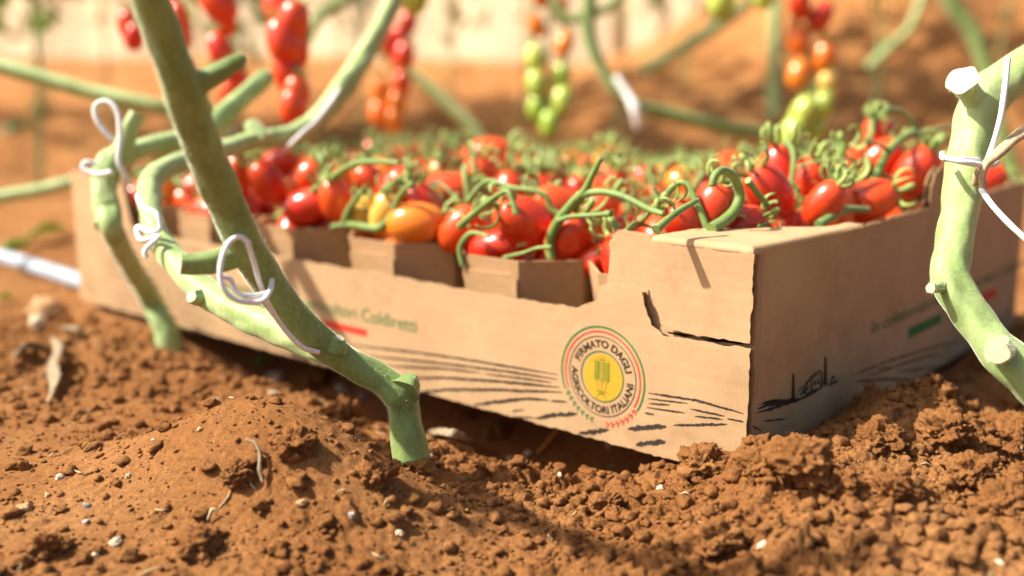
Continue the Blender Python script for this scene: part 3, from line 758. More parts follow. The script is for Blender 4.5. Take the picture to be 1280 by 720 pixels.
for it in range(170):
    pos[mov, 2] -= 0.0011*(1 if it < 140 else 0.3)
    for sub in range(1):
        D = pos[:, None, :]-pos[None, :, :]; dist = np.sqrt((D**2).sum(-1))+1e-9
        need = rad[:, None]+rad[None, :]; ov = np.clip(need-dist, 0, None); np.fill_diagonal(ov, 0)
        push = (D/dist[:, :, None]*(ov*0.42)[:, :, None]).sum(1)
        nrm = np.linalg.norm(push, axis=1, keepdims=True); push *= np.minimum(1, 0.006/(nrm+1e-9))
        pos[mov] += push[mov]
    hz = np.clip((pos[:, 2]-0.072)/0.03, 0, 1)
    lim_t = 0.0405-rad+0.008*hz; lim_s = 0.0555-rad+0.008*hz
    d = pos[:, :2]-ctr
    d[:, 0] = np.clip(d[:, 0], -lim_t, lim_t); d[:, 1] = np.clip(d[:, 1], -lim_s, lim_s)
    over = np.abs(d[:, 0])/lim_t+np.abs(d[:, 1])/lim_s
    kf = np.where(over > 1.48, 1.48/over, 1.0); d *= kf[:, None]
    pos[mov, :2] = (ctr+d)[mov]
    pos[mov, 2] = np.maximum(pos[mov, 2], 0.0445+rad[mov])
print('heap top', np.sort(pos[:, 2])[-40:].round(3)[::8])
# trusses: two to a punnet
half = np.where(pos[:, 1] < ctr[:, 1], 0, 1)
def top_at(t, s, rr=0.016):
    d = np.hypot(pos[:, 0]-t, pos[:, 1]-s); m = d < rr
    return float((pos[m, 2]+np.sqrt(np.clip((rad[m]*1.15)**2-(d[m]*0.6)**2, 0, None))).max()) if m.any() else 0.08
halfname = [['outer end, by the printed wall', 'inner end'], ['end towards the low wall', 'end towards the far wall'], ['end towards the middle row', 'end by the far wall']]
hero_stems = {  # (col, row, half): list of [(px, py)...], plane, value, radii
    (1, 0, 0): [([(690, 324), (687, 303), (696, 280), (716, 254), (730, 240), (741, 218), (752, 197)], 's', 0.030, (0.0027, 0.0026, 0.0028, 0.0027, 0.0024, 0.0016, 0.0013)), ([(698, 276), (715, 271), (742, 269), (764, 267)], 's', 0.026, (0.0017, 0.0013, 0.0012, 0.0017)), ([(728, 243), (752, 240), (780, 246), (812, 262), (830, 268)], 's', 0.03, (0.0024, 0.0019, 0.0018, 0.0017, 0.0014)),
                ([(579, 333), (575, 312), (582, 298), (592, 291), (612, 296)], 's', 0.012, (0.0016, 0.0017, 0.0018, 0.0014, 0.0010)), ([(575, 283), (596, 264), (615, 249), (633, 239), (641, 252), (646, 268)], 's', 0.014, (0.0024, 0.0018, 0.0014, 0.0013, 0.0014, 0.0020)), ([(564, 262), (580, 272), (588, 285)], 's', 0.014, (0.0008, 0.0009, 0.001)),
                ([(630, 322), (655, 316), (672, 310), (690, 309)], 's', 0.016, (0.0012, 0.0010, 0.0010, 0.0012))],
    (0, 0, 1): [([(889, 286), (905, 276), (919, 262), (925, 243), (918, 224), (905, 213), (894, 219), (890, 233)], 't', 0.042, (0.0030, 0.0028, 0.0026, 0.0025, 0.0023, 0.0021, 0.0020, 0.0015)), ([(820, 287), (838, 272), (852, 262), (872, 250)], 't', 0.04, (0.0022, 0.0017, 0.0016, 0.0012)), ([(1023, 281), (1045, 268), (1060, 262), (1085, 262)], 't', 0.024, (0.0026, 0.0025, 0.0022, 0.0018)), ([(935, 225), (948, 243), (960, 258)], 't', 0.04, (0.0018, 0.0017, 0.0014))],
    (0, 1, 0): [([(1082, 236), (1092, 224), (1098, 212), (1107, 194), (1112, 187), (1128, 172), (1140, 166), (1143, 157), (1134, 144), (1120, 137), (1107, 138), (1098, 149)], 't', 0.040, (0.0030, 0.0026, 0.0028, 0.0025, 0.0028, 0.0024, 0.0024, 0.0017, 0.0015, 0.0014, 0.0014, 0.0012)), ([(1140, 168), (1155, 171), (1168, 178)], 't', 0.04, (0.0022, 0.0018, 0.0014)), ([(1111, 188), (1098, 180), (1080, 176)], 't', 0.04, (0.0016, 0.0012, 0.001)), ([(1143, 165), (1160, 166), (1178, 160), (1200, 160)], 't', 0.045, (0.0018, 0.0016, 0.0014, 0.0012)), ([(1097, 214), (1110, 222), (1122, 224)], 't', 0.04, (0.0018, 0.0014, 0.0012))],
    (3, 0, 0): [([(342, 276), (365, 257), (388, 241), (410, 226), (440, 206), (470, 202), (500, 204)], 's', 0.026, (0.0027, 0.0025, 0.0024, 0.0023, 0.002, 0.0018, 0.0014))],
    (2, 0, 0): [([(415, 283), (440, 281), (473, 285), (487, 272), (495, 256), (503, 240), (518, 228)], 's', 0.018, (0.0016, 0.0020, 0.0026, 0.0022, 0.0018, 0.0016, 0.0014)), ([(430, 280), (437, 262), (448, 245), (456, 238)], 's', 0.018, (0.0022, 0.0024, 0.0020, 0.0022))],
}
ntom = 0
for r_ in range(3):
    for c_ in range(6):
        for h_ in range(2):
            ids = [i for i in range(len(pos)) if (fix[i] or pos[i, 2] < (0.098 if r_ == 0 else 0.106)) and cell[i, 0] == c_ and cell[i, 1] == r_ and half[i] == h_]
            if not ids: continue
            tc = PT0+PTP*c_; sc = PS0+PSP*r_+(-0.028 if h_ == 0 else 0.028)
            tr = empty('tomato_truss', B(tc, sc, 0.06), 'tomato truss in %s punnet from the flapped corner, %s row, %s end' % (ORD[c_], ['low-wall', 'middle', 'far-wall'][r_], ['outer' if r_ == 0 else 'low-wall', 'inner' if r_ == 0 else 'far-wall'][h_]), 'tomato truss', 'trusses of tomatoes in the punnets')
            bm = bmesh.new()
            # rachis over the heap
            ang = rng.uniform(-0.5, 0.5)+(0 if rng.random() < 0.6 else 1.2); path = []
            for k in range(6):
                u = (k/5-0.5)*0.074
                t = tc+u*math.cos(ang)+rng.uniform(-0.004, 0.004); s = sc+u*math.sin(ang)*0.7+rng.uniform(-0.004, 0.004)
                path.append([t, s, top_at(t, s)+rng.uniform(-0.001, 0.006)])
            for k in (0, 5): path[k][2] -= rng.uniform(0.0, 0.014)
            wp = spline([B(*p) for p in path], 5)
            add_tube(bm, wp, [0.0021-0.0008*i/len(wp) for i in range(len(wp))], 7, rough_=0.15)
            for stems, pl, v, rr in hero_stems.get((c_, r_, h_), []):
                f = PSs if pl == 's' else PTt
                sp = spline([f(x, y, v) for x, y in stems], 6)
                b2m = bmesh.new(); add_tube(b2m, sp, lerp_list(rr, 6), 10, rough_=0.12); link('branch', bm_mesh(b2m, 'branch'), tr, M['truss'])
            for i in ids:
                p = B(*pos[i])
                if axs[i] is None:
                    q = min(wp, key=lambda w: (w-p).length)
                    upness = max(0.15, min(1, (pos[i, 2]-0.07)/0.03))
                    a = ((q-p).normalized()*0.5+Vector((rng.uniform(-1, 1), rng.uniform(-1, 1), rng.uniform(-0.2, 0.9)))*0.66+ZU*(0.75 if r_ == 0 else 0.85)*upness).normalized()
                else: a = axs[i]
                rot = a.to_track_quat('Z', 'Y') @ Matrix.Rotation(rng.uniform(0, 6.28), 3, 'Z').to_quaternion()
                me = TM[colr[i]][i % 4]
                o = bpy.data.objects.new('tomato', me); COL.objects.link(o); o.parent = tr
                o.location = p-tr.location; o.rotation_mode = 'QUATERNION'; o.rotation_quaternion = rot
                o.scale = (scl[i],)*3
                ntom += 1
                if pos[i, 2] > 0.066:
                    hgt_ = max(v.co.z for v in me.vertices)-0.0012
                    cl = bpy.data.objects.new('calyx', CM[rng.randrange(len(CM))]); COL.objects.link(cl); cl.parent = o
                    cl.location = (0, 0, hgt_); cl.rotation_euler = (0, 0, rng.uniform(0, 6.28)); cl.scale = (rng.uniform(1.0, 1.35)*(1.0 if r_ == 0 else 1.05),)*3
                    st = p+a*(hgt_+0.0075)*scl[i]
                    q = min(wp, key=lambda w: (w-st).length)
                    if axs[i] is None and (q-st).length < 0.032:
                        md = st+a*0.006; add_tube(bm, spline([st, md, md.lerp(q, 0.6)+ZU*0.002, q], 4), lerp_list([0.0012, 0.0011, 0.0010, 0.0012], 4), 6)
            link('stem', bm_mesh(bm, 'stem'), tr, M['truss'])
print('tomatoes', ntom)

# ------------------------------------------------------------------ vines
def vine_mesh(paths, per=8, sides=24, rough_=0.15):
    """paths: list of (points, radii, cut_end) ; cut ends get a pale face"""
    bm = bmesh.new()
    for pts, rr, cut in paths:
        sp = spline(pts, per); rl_ = lerp_list(rr, per)
        rings = add_tube(bm, sp, rl_, sides, 0, False, rough_, rib=0.035)
        for e, rg in ((0, rings[0][::-1]), (1, rings[-1])):
            f = bm.faces.new(rg); f.material_index = 1 if (e == 1 and cut) else 0
    return bm_mesh(bm, 'stem')
def px_r(w, d): return 0.5*w*d/FPX
def vp(L): return [P(x, y, d) for x, y, d, w in L], [px_r(w, d) for x, y, d, w in L]
def hairs(paths, count, length, seed=5):
    rs = random.Random(seed); V = []; Fc = []
    for pts, rr, cut in paths:
        sp = spline(pts, 8); rl_ = lerp_list(rr, 8)
        n = int(count*sum((a-b).length for a, b in zip(sp, sp[1:]))/0.3)
        for k in range(n):
            i = rs.randrange(len(sp)-1); f = rs.random(); p = sp[i].lerp(sp[i+1], f); r = rl_[i]+(rl_[i+1]-rl_[i])*f
            d = (sp[i+1]-sp[i]).normalized(); a = d.orthogonal().normalized(); a.rotate(Matrix.Rotation(rs.uniform(0, 6.28), 3, d))
            b = d.cross(a)*0.00005; q = p+a*r*0.96; tip = q+(a+d*rs.uniform(-0.5, 0.5))*length*rs.uniform(0.5, 1.2)
            k0 = len(V); V += [q-b, q+b, tip]; Fc.append((k0, k0+1, k0+2))
    return mesh_np('hair', [tuple(v) for v in V], None, Fc)
def add_vine(label, plist, mat_, hair=0, group=None, name='tomato_vine'):
    paths = []
    for L, cut in plist:
        pts, rr = vp(L); paths.append((pts, rr, cut))
    root = empty(name, paths[0][0][0], label, 'vine', group)
    main = link('stem', vine_mesh(paths[:1]), root, [M[mat_], M['cut']])
    for pth in paths[1:]:
        link('stub', vine_mesh([pth]), root, [M[mat_], M['cut']])
    if hair:
        h = link('hair', hairs(paths, hair, 0.0014), root, M['hair']); h['kind'] = 'stuff'
    return root
def twine(label, paths, w=0.0011, sides=7, mat_='twine', name='twine', cat='twine', wiggle=0.0):
    bm = bmesh.new()
    for L in paths:
        sp = spline([P(x, y, d) for x, y, d in L], 8)
        if wiggle: sp = [p+Vector((mnoise.noise(p*120), mnoise.noise(p*120+Vector((9, 0, 0))), mnoise.noise(p*120+Vector((0, 9, 0)))))*wiggle for p in sp]
        add_tube(bm, sp, [w*(1+0.08*mnoise.noise(p*300)) for p in sp], sides)
    o = link(name, bm_mesh(bm, name), None, M[mat_]); return tag(o, label, cat)

v_main = add_vine('thick hairy green tomato stem leaning over the crate from a knuckled root in the soil', [
    ([(516, 575, .478, 46), (508, 535, .478, 42), (503, 508, .477, 40), (499, 492, .475, 46), (478, 476, .474, 38), (440, 455, .470, 36), (402, 428, .463, 38), (365, 392, .452, 41), (335, 352, .438, 43), (310, 312, .422, 45), (288, 266, .406, 46), (262, 205, .388, 47), (238, 140, .368, 50), (222, 90, .356, 49), (204, 40, .346, 47), (185, -15, .336, 46), (165, -90, .326, 45), (140, -250, .318, 44), (125, -420, .315, 42)], False),
    ([(236, 114, .362, 38), (252, 102, .362, 30), (275, 90, .364, 26), (297, 77, .366, 20), (305, 72, .368, 9)], False),
    ([(298, 318, .420, 34), (270, 326, .415, 30), (245, 330, .411, 27), (224, 330, .408, 26)], True),
    ([(420, 437, .462, 30), (422, 428, .461, 24), (425, 422, .460, 12)], True),
    ([(505, 490, .470, 40), (512, 478, .474, 30), (516, 468, .476, 10)], True)], 'stem', 9000)
for L, cut, nm in [
    ([(440, 458, .470, 17), (405, 440, .474, 29), (372, 424, .482, 34), (330, 405, .495, 36), (290, 386, .508, 36), (250, 360, .522, 34), (215, 322, .540, 33), (193, 285, .560, 29), (186, 250, .58, 29), (192, 222, .60, 29), (222, 204, .63, 26), (270, 190, .67, 24), (320, 175, .70, 24), (365, 168, .73, 24), (400, 145, .75, 26), (432, 105, .77, 29), (455, 70, .79, 26), (480, 25, .81, 24), (500, -25, .83, 22)], False, 'branch'),
    ([(330, 176, .70, 26), (318, 162, .70, 22), (312, 152, .70, 16)], True, 'stub'),
    ([(262, 368, .52, 30), (248, 372, .512, 22), (239, 370, .508, 16)], True, 'stub')]:
    pts, rr = vp(L); o = link(nm, vine_mesh([(pts, rr, cut)]), v_main, [M['stem_pale'], M['cut']])
    if nm == 'branch': o['label'] = 'long pale branch bending round behind the thick hairy stem'
g3 = ground(211, 434); D3 = (g3-CAM).dot(FW); print('root depth', D3, (ground(508, 548)-CAM).dot(FW))
v_3 = add_vine('pale tomato stem tied with looped white twine at the far crate corner', [
    ([(216, 455, D3, 34), (211, 432, D3, 32), (204, 405, D3, 30), (186, 370, D3, 27), (162, 330, D3*0.5+.315, 25), (142, 290, .63, 26), (134, 262, .635, 34), (130, 235, .64, 32), (137, 205, .645, 34), (165, 190, .66, 26), (200, 180, .68, 26), (235, 172, .70, 24), (265, 155, .72, 28), (300, 125, .74, 26), (330, 98, .76, 22), (338, 92, .765, 8)], False),
    ([(140, 212, .645, 28), (152, 185, .645, 24), (163, 160, .645, 22), (172, 142, .645, 20)], True),
    ([(138, 268, .632, 26), (128, 280, .628, 22), (124, 284, .626, 16)], True),
    ([(262, 160, .72, 24), (258, 142, .72, 20), (254, 130, .72, 14)], True)], 'stem_pale')
g4 = ground(1405, 596); D4 = (g4-CAM).dot(FW); RV = [(1412, 618, D4, 52), (1402, 590, D4, 50)]
v_r = add_vine('sturdy bent green tomato stem tied with white twine before the short crate wall', [
    (RV+[(1370, 548, .435, 50), (1320, 506, .44, 50), (1284, 474, .445, 50), (1250, 440, .450, 50), (1218, 400, .456, 46), (1196, 366, .46, 46), (1187, 342, .463, 46), (1191, 312, .466, 44), (1200, 262, .47, 46), (1208, 215, .474, 48), (1215, 172, .477, 50), (1226, 138, .48, 56), (1244, 112, .483, 52), (1272, 88, .486, 48), (1310, 62, .49, 46), (1360, 20, .50, 44), (1450, -80, .52, 42), (1560, -230, .54, 40)], False),
    ([(1228, 136, .478, 44), (1216, 122, .474, 28), (1208, 110, .470, 26), (1203, 100, .466, 40)], True),
    ([(1190, 355, .460, 26), (1176, 358, .456, 14), (1163, 360, .452, 13)], True),
    ([(1252, 436, .448, 34), (1249, 438, .435, 32), (1247, 440, .427, 30)], True),
    ([(1213, 180, .474, 34), (1228, 140, .474, 20), (1240, 112, .474, 10)], False)], 'stem_pale', 5000)
twine('white twine looped round the thick hairy green stem', [
    [(312, 305, .404), (300, 296, .402), (285, 305, .400), (276, 330, .398), (277, 355, .398), (290, 372, .400), (310, 378, .404), (328, 376, .408), (338, 362, .416), (340, 350, .425)],
    [(276, 345, .400), (288, 350, .402), (296, 366, .404), (315, 370, .408), (335, 366, .414)],
    [(310, 305, .404), (318, 330, .410), (326, 358, .417), (338, 385, .427), (356, 412, .438), (378, 434, .446), (398, 440, .455)]], 0.0011)
twine('white twine looped and knotted on the pale stem at the far crate corner', [
    [(165, 230, .63), (156, 218, .625), (148, 200, .622), (150, 170, .622), (147, 140, .622), (133, 127, .622), (119, 133, .622), (122, 152, .622), (140, 175, .624)],
    [(120, 205, .628), (108, 203, .625), (104, 210, .625), (120, 218, .624), (140, 215, .622)]], 0.0016)
twine('white twine wound round the long pale bending stem', [
    [(172, 245, .555), (178, 258, .545), (196, 268, .540), (200, 285, .540), (188, 290, .540), (172, 284, .545), (176, 300, .540), (198, 296, .535), (182, 312, .530), (183, 322, .530)]], 0.0014)
twine('white twine strap tied round the sturdy bent stem', [
    [(1232, 201, .475), (1205, 199, .455), (1180, 198, .457), (1178, 192, .466)], [(1180, 197, .456), (1206, 203, .452), (1236, 207, .46), (1246, 203, .47)],
    [(1260, 72, .462), (1256, 110, .458), (1250, 150, .456), (1240, 185, .458), (1232, 205, .458)], [(1226, 236, .458), (1240, 256, .452), (1262, 280, .445), (1290, 306, .44)]], 0.0013)
twine('dry twisted brown tendril knotted at the sturdy bent stem', [
    [(1300, 146, .465), (1272, 168, .460), (1248, 188, .456), (1232, 204, .456), (1222, 214, .458), (1218, 230, .462)], [(1300, 158, .463), (1268, 178, .457), (1244, 196, .454), (1230, 212, .455), (1228, 234, .458)]], 0.0017, 8, 'dry', 'dry_tendril', 'tendril', 0.0015)

# ------------------------------------------------------------------ hanging trusses and vines behind
def hanging(label, rach, d, toms, topd=None, mat_='stem', size=1.0):
    root = empty('hanging_truss', P(rach[0][0], rach[0][1], d), label, 'tomato truss', 'trusses hanging behind the crate')
    bm = bmesh.new()
    sp = spline([P(x, y, d) for x, y in rach], 6); add_tube(bm, sp, [0.002]*len(sp), 8)
    for x, y, w, c, tilt in toms:
        k = w*d/FPX/0.0248
        dd = d+rng.uniform(-0.012, 0.004)
        p = P(x, y, dd)
        a = Vector((math.sin(R(tilt)), rng.uniform(-0.3, 0.3), math.cos(R(tilt)))).normalized()
        o = bpy.data.objects.new('tomato', TM[c][rng.randrange(4)]); COL.objects.link(o); o.parent = root
        o.location = p-root.location; o.rotation_mode = 'QUATERNION'; o.rotation_quaternion = a.to_track_quat('Z', 'Y'); o.scale = (k, k, k)
        cl = bpy.data.objects.new('calyx', CM[rng.randrange(len(CM))]); COL.objects.link(cl); cl.parent = o; cl.location = (0, 0, 0.0155); cl.scale = (0.8,)*3
        st = p+a*0.022*k; q = min(sp, key=lambda w_: (w_-st).length+ (0 if w_.z > st.z else 0.01))
        add_tube(bm, [st, st.lerp(q, 0.5)+ZU*0.003, q], [0.0012]*3, 6)
    link('stem', bm_mesh(bm, 'stem'), root, M[mat_])
    return root
def chain(x0, x1, y0, y1, n, w, cols, seed):
    rs = random.Random(seed); out = []
    for i in range(n):
        u = i/(n-1); out.append((x0+(x1-x0)*u+(w*0.42 if i % 2 else -w*0.42)+rs.uniform(-2, 2), y0+(y1-y0)*u, w*rs.uniform(0.92, 1.08), cols[min(len(cols)-1, int(u*len(cols)))], (16 if i % 2 else -16)+rs.uniform(-10, 10)))
    return out
hanging('long hanging truss of deep red tomatoes, glossy and densely stacked', [(352, -150), (350, -60), (358, 20), (366, 90), (368, 140)], 0.86, [(350, 8, 40, 'red', -20), (366, 28, 40, 'red', 20), (354, 50, 40, 'red', -14), (368, 66, 38, 'red', 18), (360, 92, 38, 'red', -10), (370, 118, 36, 'red', 12), (366, 134, 32, 'red', 0), (345, -20, 40, 'red', 0)])
hanging('hanging truss of red tomatoes with gaps between the fruits', [(282, -150), (280, -50), (276, 30), (284, 90), (290, 120)], 0.92, [(272, 4, 38, 'red', -40), (284, 30, 24, 'red', 10), (275, 62, 32, 'red', -25), (292, 108, 34, 'red', 30), (290, 90, 26, 'red', -10)])
hanging('short hanging truss of red tomatoes beside the thick stem', [(226, -150), (224, -40), (222, 40), (220, 90)], 0.95, [(160, 30, 26, 'red', 0), (168, 46, 24, 'red', 15), (222, 20, 26, 'red', -10), (226, 46, 26, 'red', 12), (214, 8, 24, 'red', 0)])
hanging('hanging truss shading from red through orange to yellow tips', [(500, -150), (502, -40), (500, 40), (490, 100), (485, 140)], 1.35, [(508, 30, 26, 'red', 20), (488, 55, 26, 'red', -20), (505, 70, 27, 'red', 15), (500, 46, 24, 'red', 0), (502, 104, 25, 'red', 12), (475, 114, 25, 'orange', -15), (496, 130, 25, 'orange', 10), (474, 142, 24, 'orange', -10), (492, 151, 22, 'orange', 6)])
hanging('hanging truss of green tomatoes with orange ones at the top', [(690, -150), (690, -40), (686, 40), (684, 110), (684, 150)], 1.25, [(675, -5, 22, 'orange', -20), (699, 8, 22, 'orange', 15), (671, 32, 22, 'orange', -15), (705, 55, 24, 'orange', 18), (669, 72, 25, 'green', -8), (701, 95, 26, 'green', 10), (670, 104, 24, 'green', -8), (702, 126, 26, 'green', 10), (671, 136, 25, 'green', -8), (687, 155, 25, 'green', 0)])
hanging('hanging truss turning from red and orange to green near its end', [(1014, -150), (1012, -40), (1010, 40), (1012, 100), (1008, 140)], 1.15, [(1000, 6, 28, 'red', -12), (1026, 20, 28, 'red', 25), (997, 48, 28, 'orange', -8), (1030, 70, 30, 'orange', 14), (998, 92, 28, 'orange', 22), (1032, 108, 27, 'yellow', 8), (1004, 142, 32, 'green', 24), (1028, 132, 26, 'green', 10), (992, 164, 30, 'green', 25), (1020, 160, 26, 'green', 10)])
hanging('hanging pair of unripe green tomatoes', [(904, -150), (902, -60), (902, -20)], 1.15, [(902, 0, 34, 'green', 5), (955, -8, 26, 'green', 0), (890, -22, 28, 'green', -20)])
hanging('hanging green tomato cluster above the pale leaning stem', [(510, -150), (512, -60), (514, -20)], 1.0, [(520, -6, 34, 'green', 10), (505, -14, 30, 'green', -10)])
BGV = [
    ('blurred pale stem lying level far behind the pale tied stem', [(-60, 70, .98, 26), (20, 88, .98, 26), (110, 114, .98, 26), (190, 132, .98, 26), (260, 150, 1.0, 20), (330, 215, 1.02, 18)], 'stem_pale'),
    ('arching dark green stem with a white clip behind the crate', [(742, -40, 1.22, 22), (735, 30, 1.22, 24), (752, 84, 1.22, 20), (788, 128, 1.22, 18), (840, 143, 1.24, 20), (900, 158, 1.26, 22), (975, 174, 1.28, 22), (1060, 215, 1.30, 20)], 'stem'),
    ('thin dark stem leaning at the back of the field', [(1165, -50, 1.45, 26), (1190, 5, 1.45, 26), (1218, 45, 1.45, 26), (1235, 95, 1.45, 24), (1255, 180, 1.45, 24), (1275, 240, 1.45, 22)], 'stem'),
    ('broad pale stem sloping far behind the green and orange truss', [(800, 90, 2.0, 20), (850, 62, 2.0, 22), (900, 30, 2.0, 22), (960, -20, 2.0, 20)], 'stem_pale'),
    ('pale upright stem in front of the bare soil bank', [(968, 150, 2.1, 22), (968, 90, 2.1, 22), (969, 20, 2.1, 22), (972, -60, 2.1, 20)], 'stem_pale'),
    ('grey green stem slanting down behind the crate', [(470, 60, 1.5, 14), (520, 95, 1.5, 18), (560, 130, 1.5, 18), (600, 170, 1.5, 18), (640, 230, 1.5, 16)], 'stem_pale'),
    ('blurred stem lying on the soil beyond the far crate corner', [(-60, 258, 1.0, 18), (0, 246, 1.0, 20), (50, 237, 1.0, 20), (95, 226, 1.0, 18), (130, 224, 1.0, 14)], 'stem_pale'),
    ('green side stem arching above the green and orange truss', [(690, -10, 1.22, 12), (705, 22, 1.22, 16), (735, 18, 1.22, 16), (765, 6, 1.22, 14), (800, -40, 1.22, 14)], 'stem'),
    ('dark stem leaning behind the long red truss', [(380, 60, 1.3, 14), (400, 20, 1.3, 18), (430, 0, 1.3, 20), (470, -40, 1.3, 20)], 'stem'),
    ('pale side shoot hanging near the bank', [(1085, 85, 1.9, 16), (1110, 60, 1.9, 14), (1140, 30, 1.9, 14), (1160, -30, 1.9, 12)], 'stem_pale')]
for lb, L, m in BGV:
    L = [(x, y, d, w*0.78) for x, y, d, w in L]
    add_vine(lb, [(L, False)], m, 0, 'vines behind the crate')
bm = bmesh.new()
add_tube(bm, spline([P(770, 96, 1.205), P(784, 118, 1.2), P(794, 138, 1.195), P(797, 162, 1.2)], 4), lerp_list([0.003, 0.0045, 0.006, 0.0025], 4), 9)
tag(link('vine_clip', bm_mesh(bm, 'vine_clip'), None, M['clip']), 'white plastic clip on the arching dark green stem', 'clip')
twine('thick white twine hanging over the pale leaning stem', [[(356, 190, .715), (364, 180, .71), (378, 166, .71), (394, 152, .72), (410, 132, .735), (424, 112, .75)]], 0.0015)

# ------------------------------------------------------------------ far plants and greenhouse film
def leaf_cluster(n, c, rx, ry, rz, size, seed):
    rs = np.random.default_rng(seed); V = []; Fc = []
    for k in range(n):
        u = rs.normal(size=3); u /= np.linalg.norm(u); r = rs.random()**0.5
        p = np.array(c)+u*r*np.array([rx, ry, rz])
        a = rs.normal(size=3); a[2] -= 0.6; a /= np.linalg.norm(a); b = np.cross(a, rs.normal(size=3)); b /= np.linalg.norm(b); nn = np.cross(a, b)
        L = size*rs.uniform(0.6, 1.3); w = L*0.28
        k0 = len(V)
        V += [p, p+a*L*0.35+b*w+nn*w*0.3, p+a*L*0.7+b*w*0.8, p+a*L+nn*w*-0.5, p+a*L*0.7-b*w*0.8, p+a*L*0.35-b*w+nn*w*0.3]
        Fc += [(k0, k0+1, k0+2), (k0, k0+2, k0+3), (k0, k0+3, k0+4), (k0, k0+4, k0+5)]
    return mesh_np('leaves', V, None, Fc)
def plant(label, px, base_d, z0, z1, rx, nl, size, mat_, seed, tall=True):
    p = P(px, 150, base_d); x, y = p.x, p.y; g = gz(x, y)
    root = empty('tomato_plant', (x, y, g), label, 'tomato plant', 'tomato plants at the back')
    bm = bmesh.new(); add_tube(bm, spline([Vector((x, y, g-0.01)), Vector((x+0.02, y, g+0.3)), Vector((x-0.02, y, z1))], 5), [0.0055]*11, 8)
    link('stem', bm_mesh(bm, 'stem'), root, M['stem_pale'])
    link('leaves', leaf_cluster(nl, (x, y, (z0+z1)/2), rx, rx*0.7, (z1-z0)/2, size, seed), root, M[mat_])
    if tall:
        b2m = bmesh.new(); add_tube(b2m, spline([Vector((x-0.02, y, z1-0.01)), Vector((x+0.03, y, z1+0.4)), Vector((x, y, 1.9+g))], 5), [0.007]*11, 8)
        link('upper_stem', bm_mesh(b2m, 'upper_stem'), root, M['stem'])
        link('canopy', leaf_cluster(200, (x, y, 1.32+g), 0.36, 0.42, 0.62, 0.12, seed+50), root, M['leaf'])
plant('leafy tomato plant with bright sunlit leaves at the far end of the row', 40, 1.9, 0.24, 0.60, 0.13, 110, 0.05, 'leaf_bright', 1)
plant('leafy tomato plant behind the gappy red truss', 290, 2.3, 0.20, 0.65, 0.14, 90, 0.05, 'leaf_bright', 2)
plant('dry yellowing tomato plant near the film wall', 130, 3.2, 0.30, 0.9, 0.25, 90, 0.07, 'leaf_dry', 3)
plant('tall dry tomato plant behind the orange tipped truss', 560, 3.6, 0.28, 1.0, 0.30, 110, 0.07, 'leaf_dry', 4)
plant('green tomato plant behind the arching stem', 770, 3.0, 0.33, 0.9, 0.22, 100, 0.06, 'leaf_bright', 5)
plant('sparse dry tomato plant beside the soil bank', 850, 3.8, 0.36, 1.0, 0.28, 80, 0.07, 'leaf_dry', 6)
plant('small leafy tomato plant on the soil bank', 1085, 2.6, 0.30, 0.75, 0.16, 50, 0.05, 'leaf_bright', 7)
plant('dark leafed tomato plant behind the long red truss', 440, 2.8, 0.32, 0.85, 0.16, 80, 0.06, 'leaf', 8)
plant('pale leafy tomato plant between the two left red trusses', 215, 2.6, 0.26, 0.8, 0.15, 80, 0.05, 'leaf_bright', 9)
plant('yellow dry tomato plant close to the film wall', 420, 4.2, 0.3, 1.1, 0.35, 110, 0.08, 'leaf_dry', 10)
plant('wide dry tomato plant behind the thick hairy stem', 60, 4.0, 0.3, 1.1, 0.40, 120, 0.08, 'leaf_dry', 11)
plant('leafy tomato plant behind the green and orange truss', 650, 3.3, 0.34, 0.9, 0.2, 70, 0.06, 'leaf_bright', 12)
plant('leafy tomato plant high on the soil bank', 1240, 3.4, 0.5, 1.0, 0.2, 60, 0.06, 'leaf_bright', 13)
for i, (px, d) in enumerate([(-420, 1.9), (-180, 2.4), (-500, 3.0), (-260, 3.6)]):  # plants out of view on the sun side, added to dapple far soil with shade
    plant(['unseen tall tomato plant added for shade, nearest the crate', 'unseen tall tomato plant added for shade, second in its row', 'unseen tall tomato plant added for shade, third in its row', 'unseen tall tomato plant added for shade, fourth in its row', 'tall tomato plant added for shade beside the bright leafed plant', 'tall tomato plant added for shade at the far end of its row', 'slim tall tomato plant added for shade before the soil bank', 'slim tall tomato plant added for shade behind the orange tipped truss'][i], px, d, 0.45, 0.9, 0.2, 60, 0.06, 'leaf', 30+i)
fw = empty('greenhouse_wall', (-2.0, 9.75, 0), 'pale translucent greenhouse film wall on posts at the end of the field', 'greenhouse wall')
bm = bmesh.new(); nxp, nzp = 60, 10; g_ = [[bm.verts.new((*(lambda k, w: (-8+12*k+0.7*w, 15-10.5*k+0.7*w))(i/nxp, 0.10*math.sin(i*0.9)+0.05*math.sin(i*2.3+j)), -0.2+2.8*j/nzp)) for i in range(nxp+1)] for j in range(nzp+1)]
for j in range(nzp):
    for i in range(nxp): bm.faces.new((g_[j][i], g_[j][i+1], g_[j+1][i+1], g_[j+1][i]))
bmesh.ops.solidify(bm, geom=bm.faces[:], thickness=0.004)
link('film', smooth(bm_mesh(bm, 'film')), fw, M['film'])
for k in range(3):
    x = -7.0+k*3.6+0.5*math.sin(k*7); yy = 15-10.5*(x+8)/12-0.25; bm = bmesh.new(); add_tube(bm, [Vector((x, yy, -0.2)), Vector((x, yy, 1.2)), Vector((x, yy, 2.7))], [0.05, 0.05, 0.048], 10)
    link('post', bm_mesh(bm, 'post'), fw, M['post'])

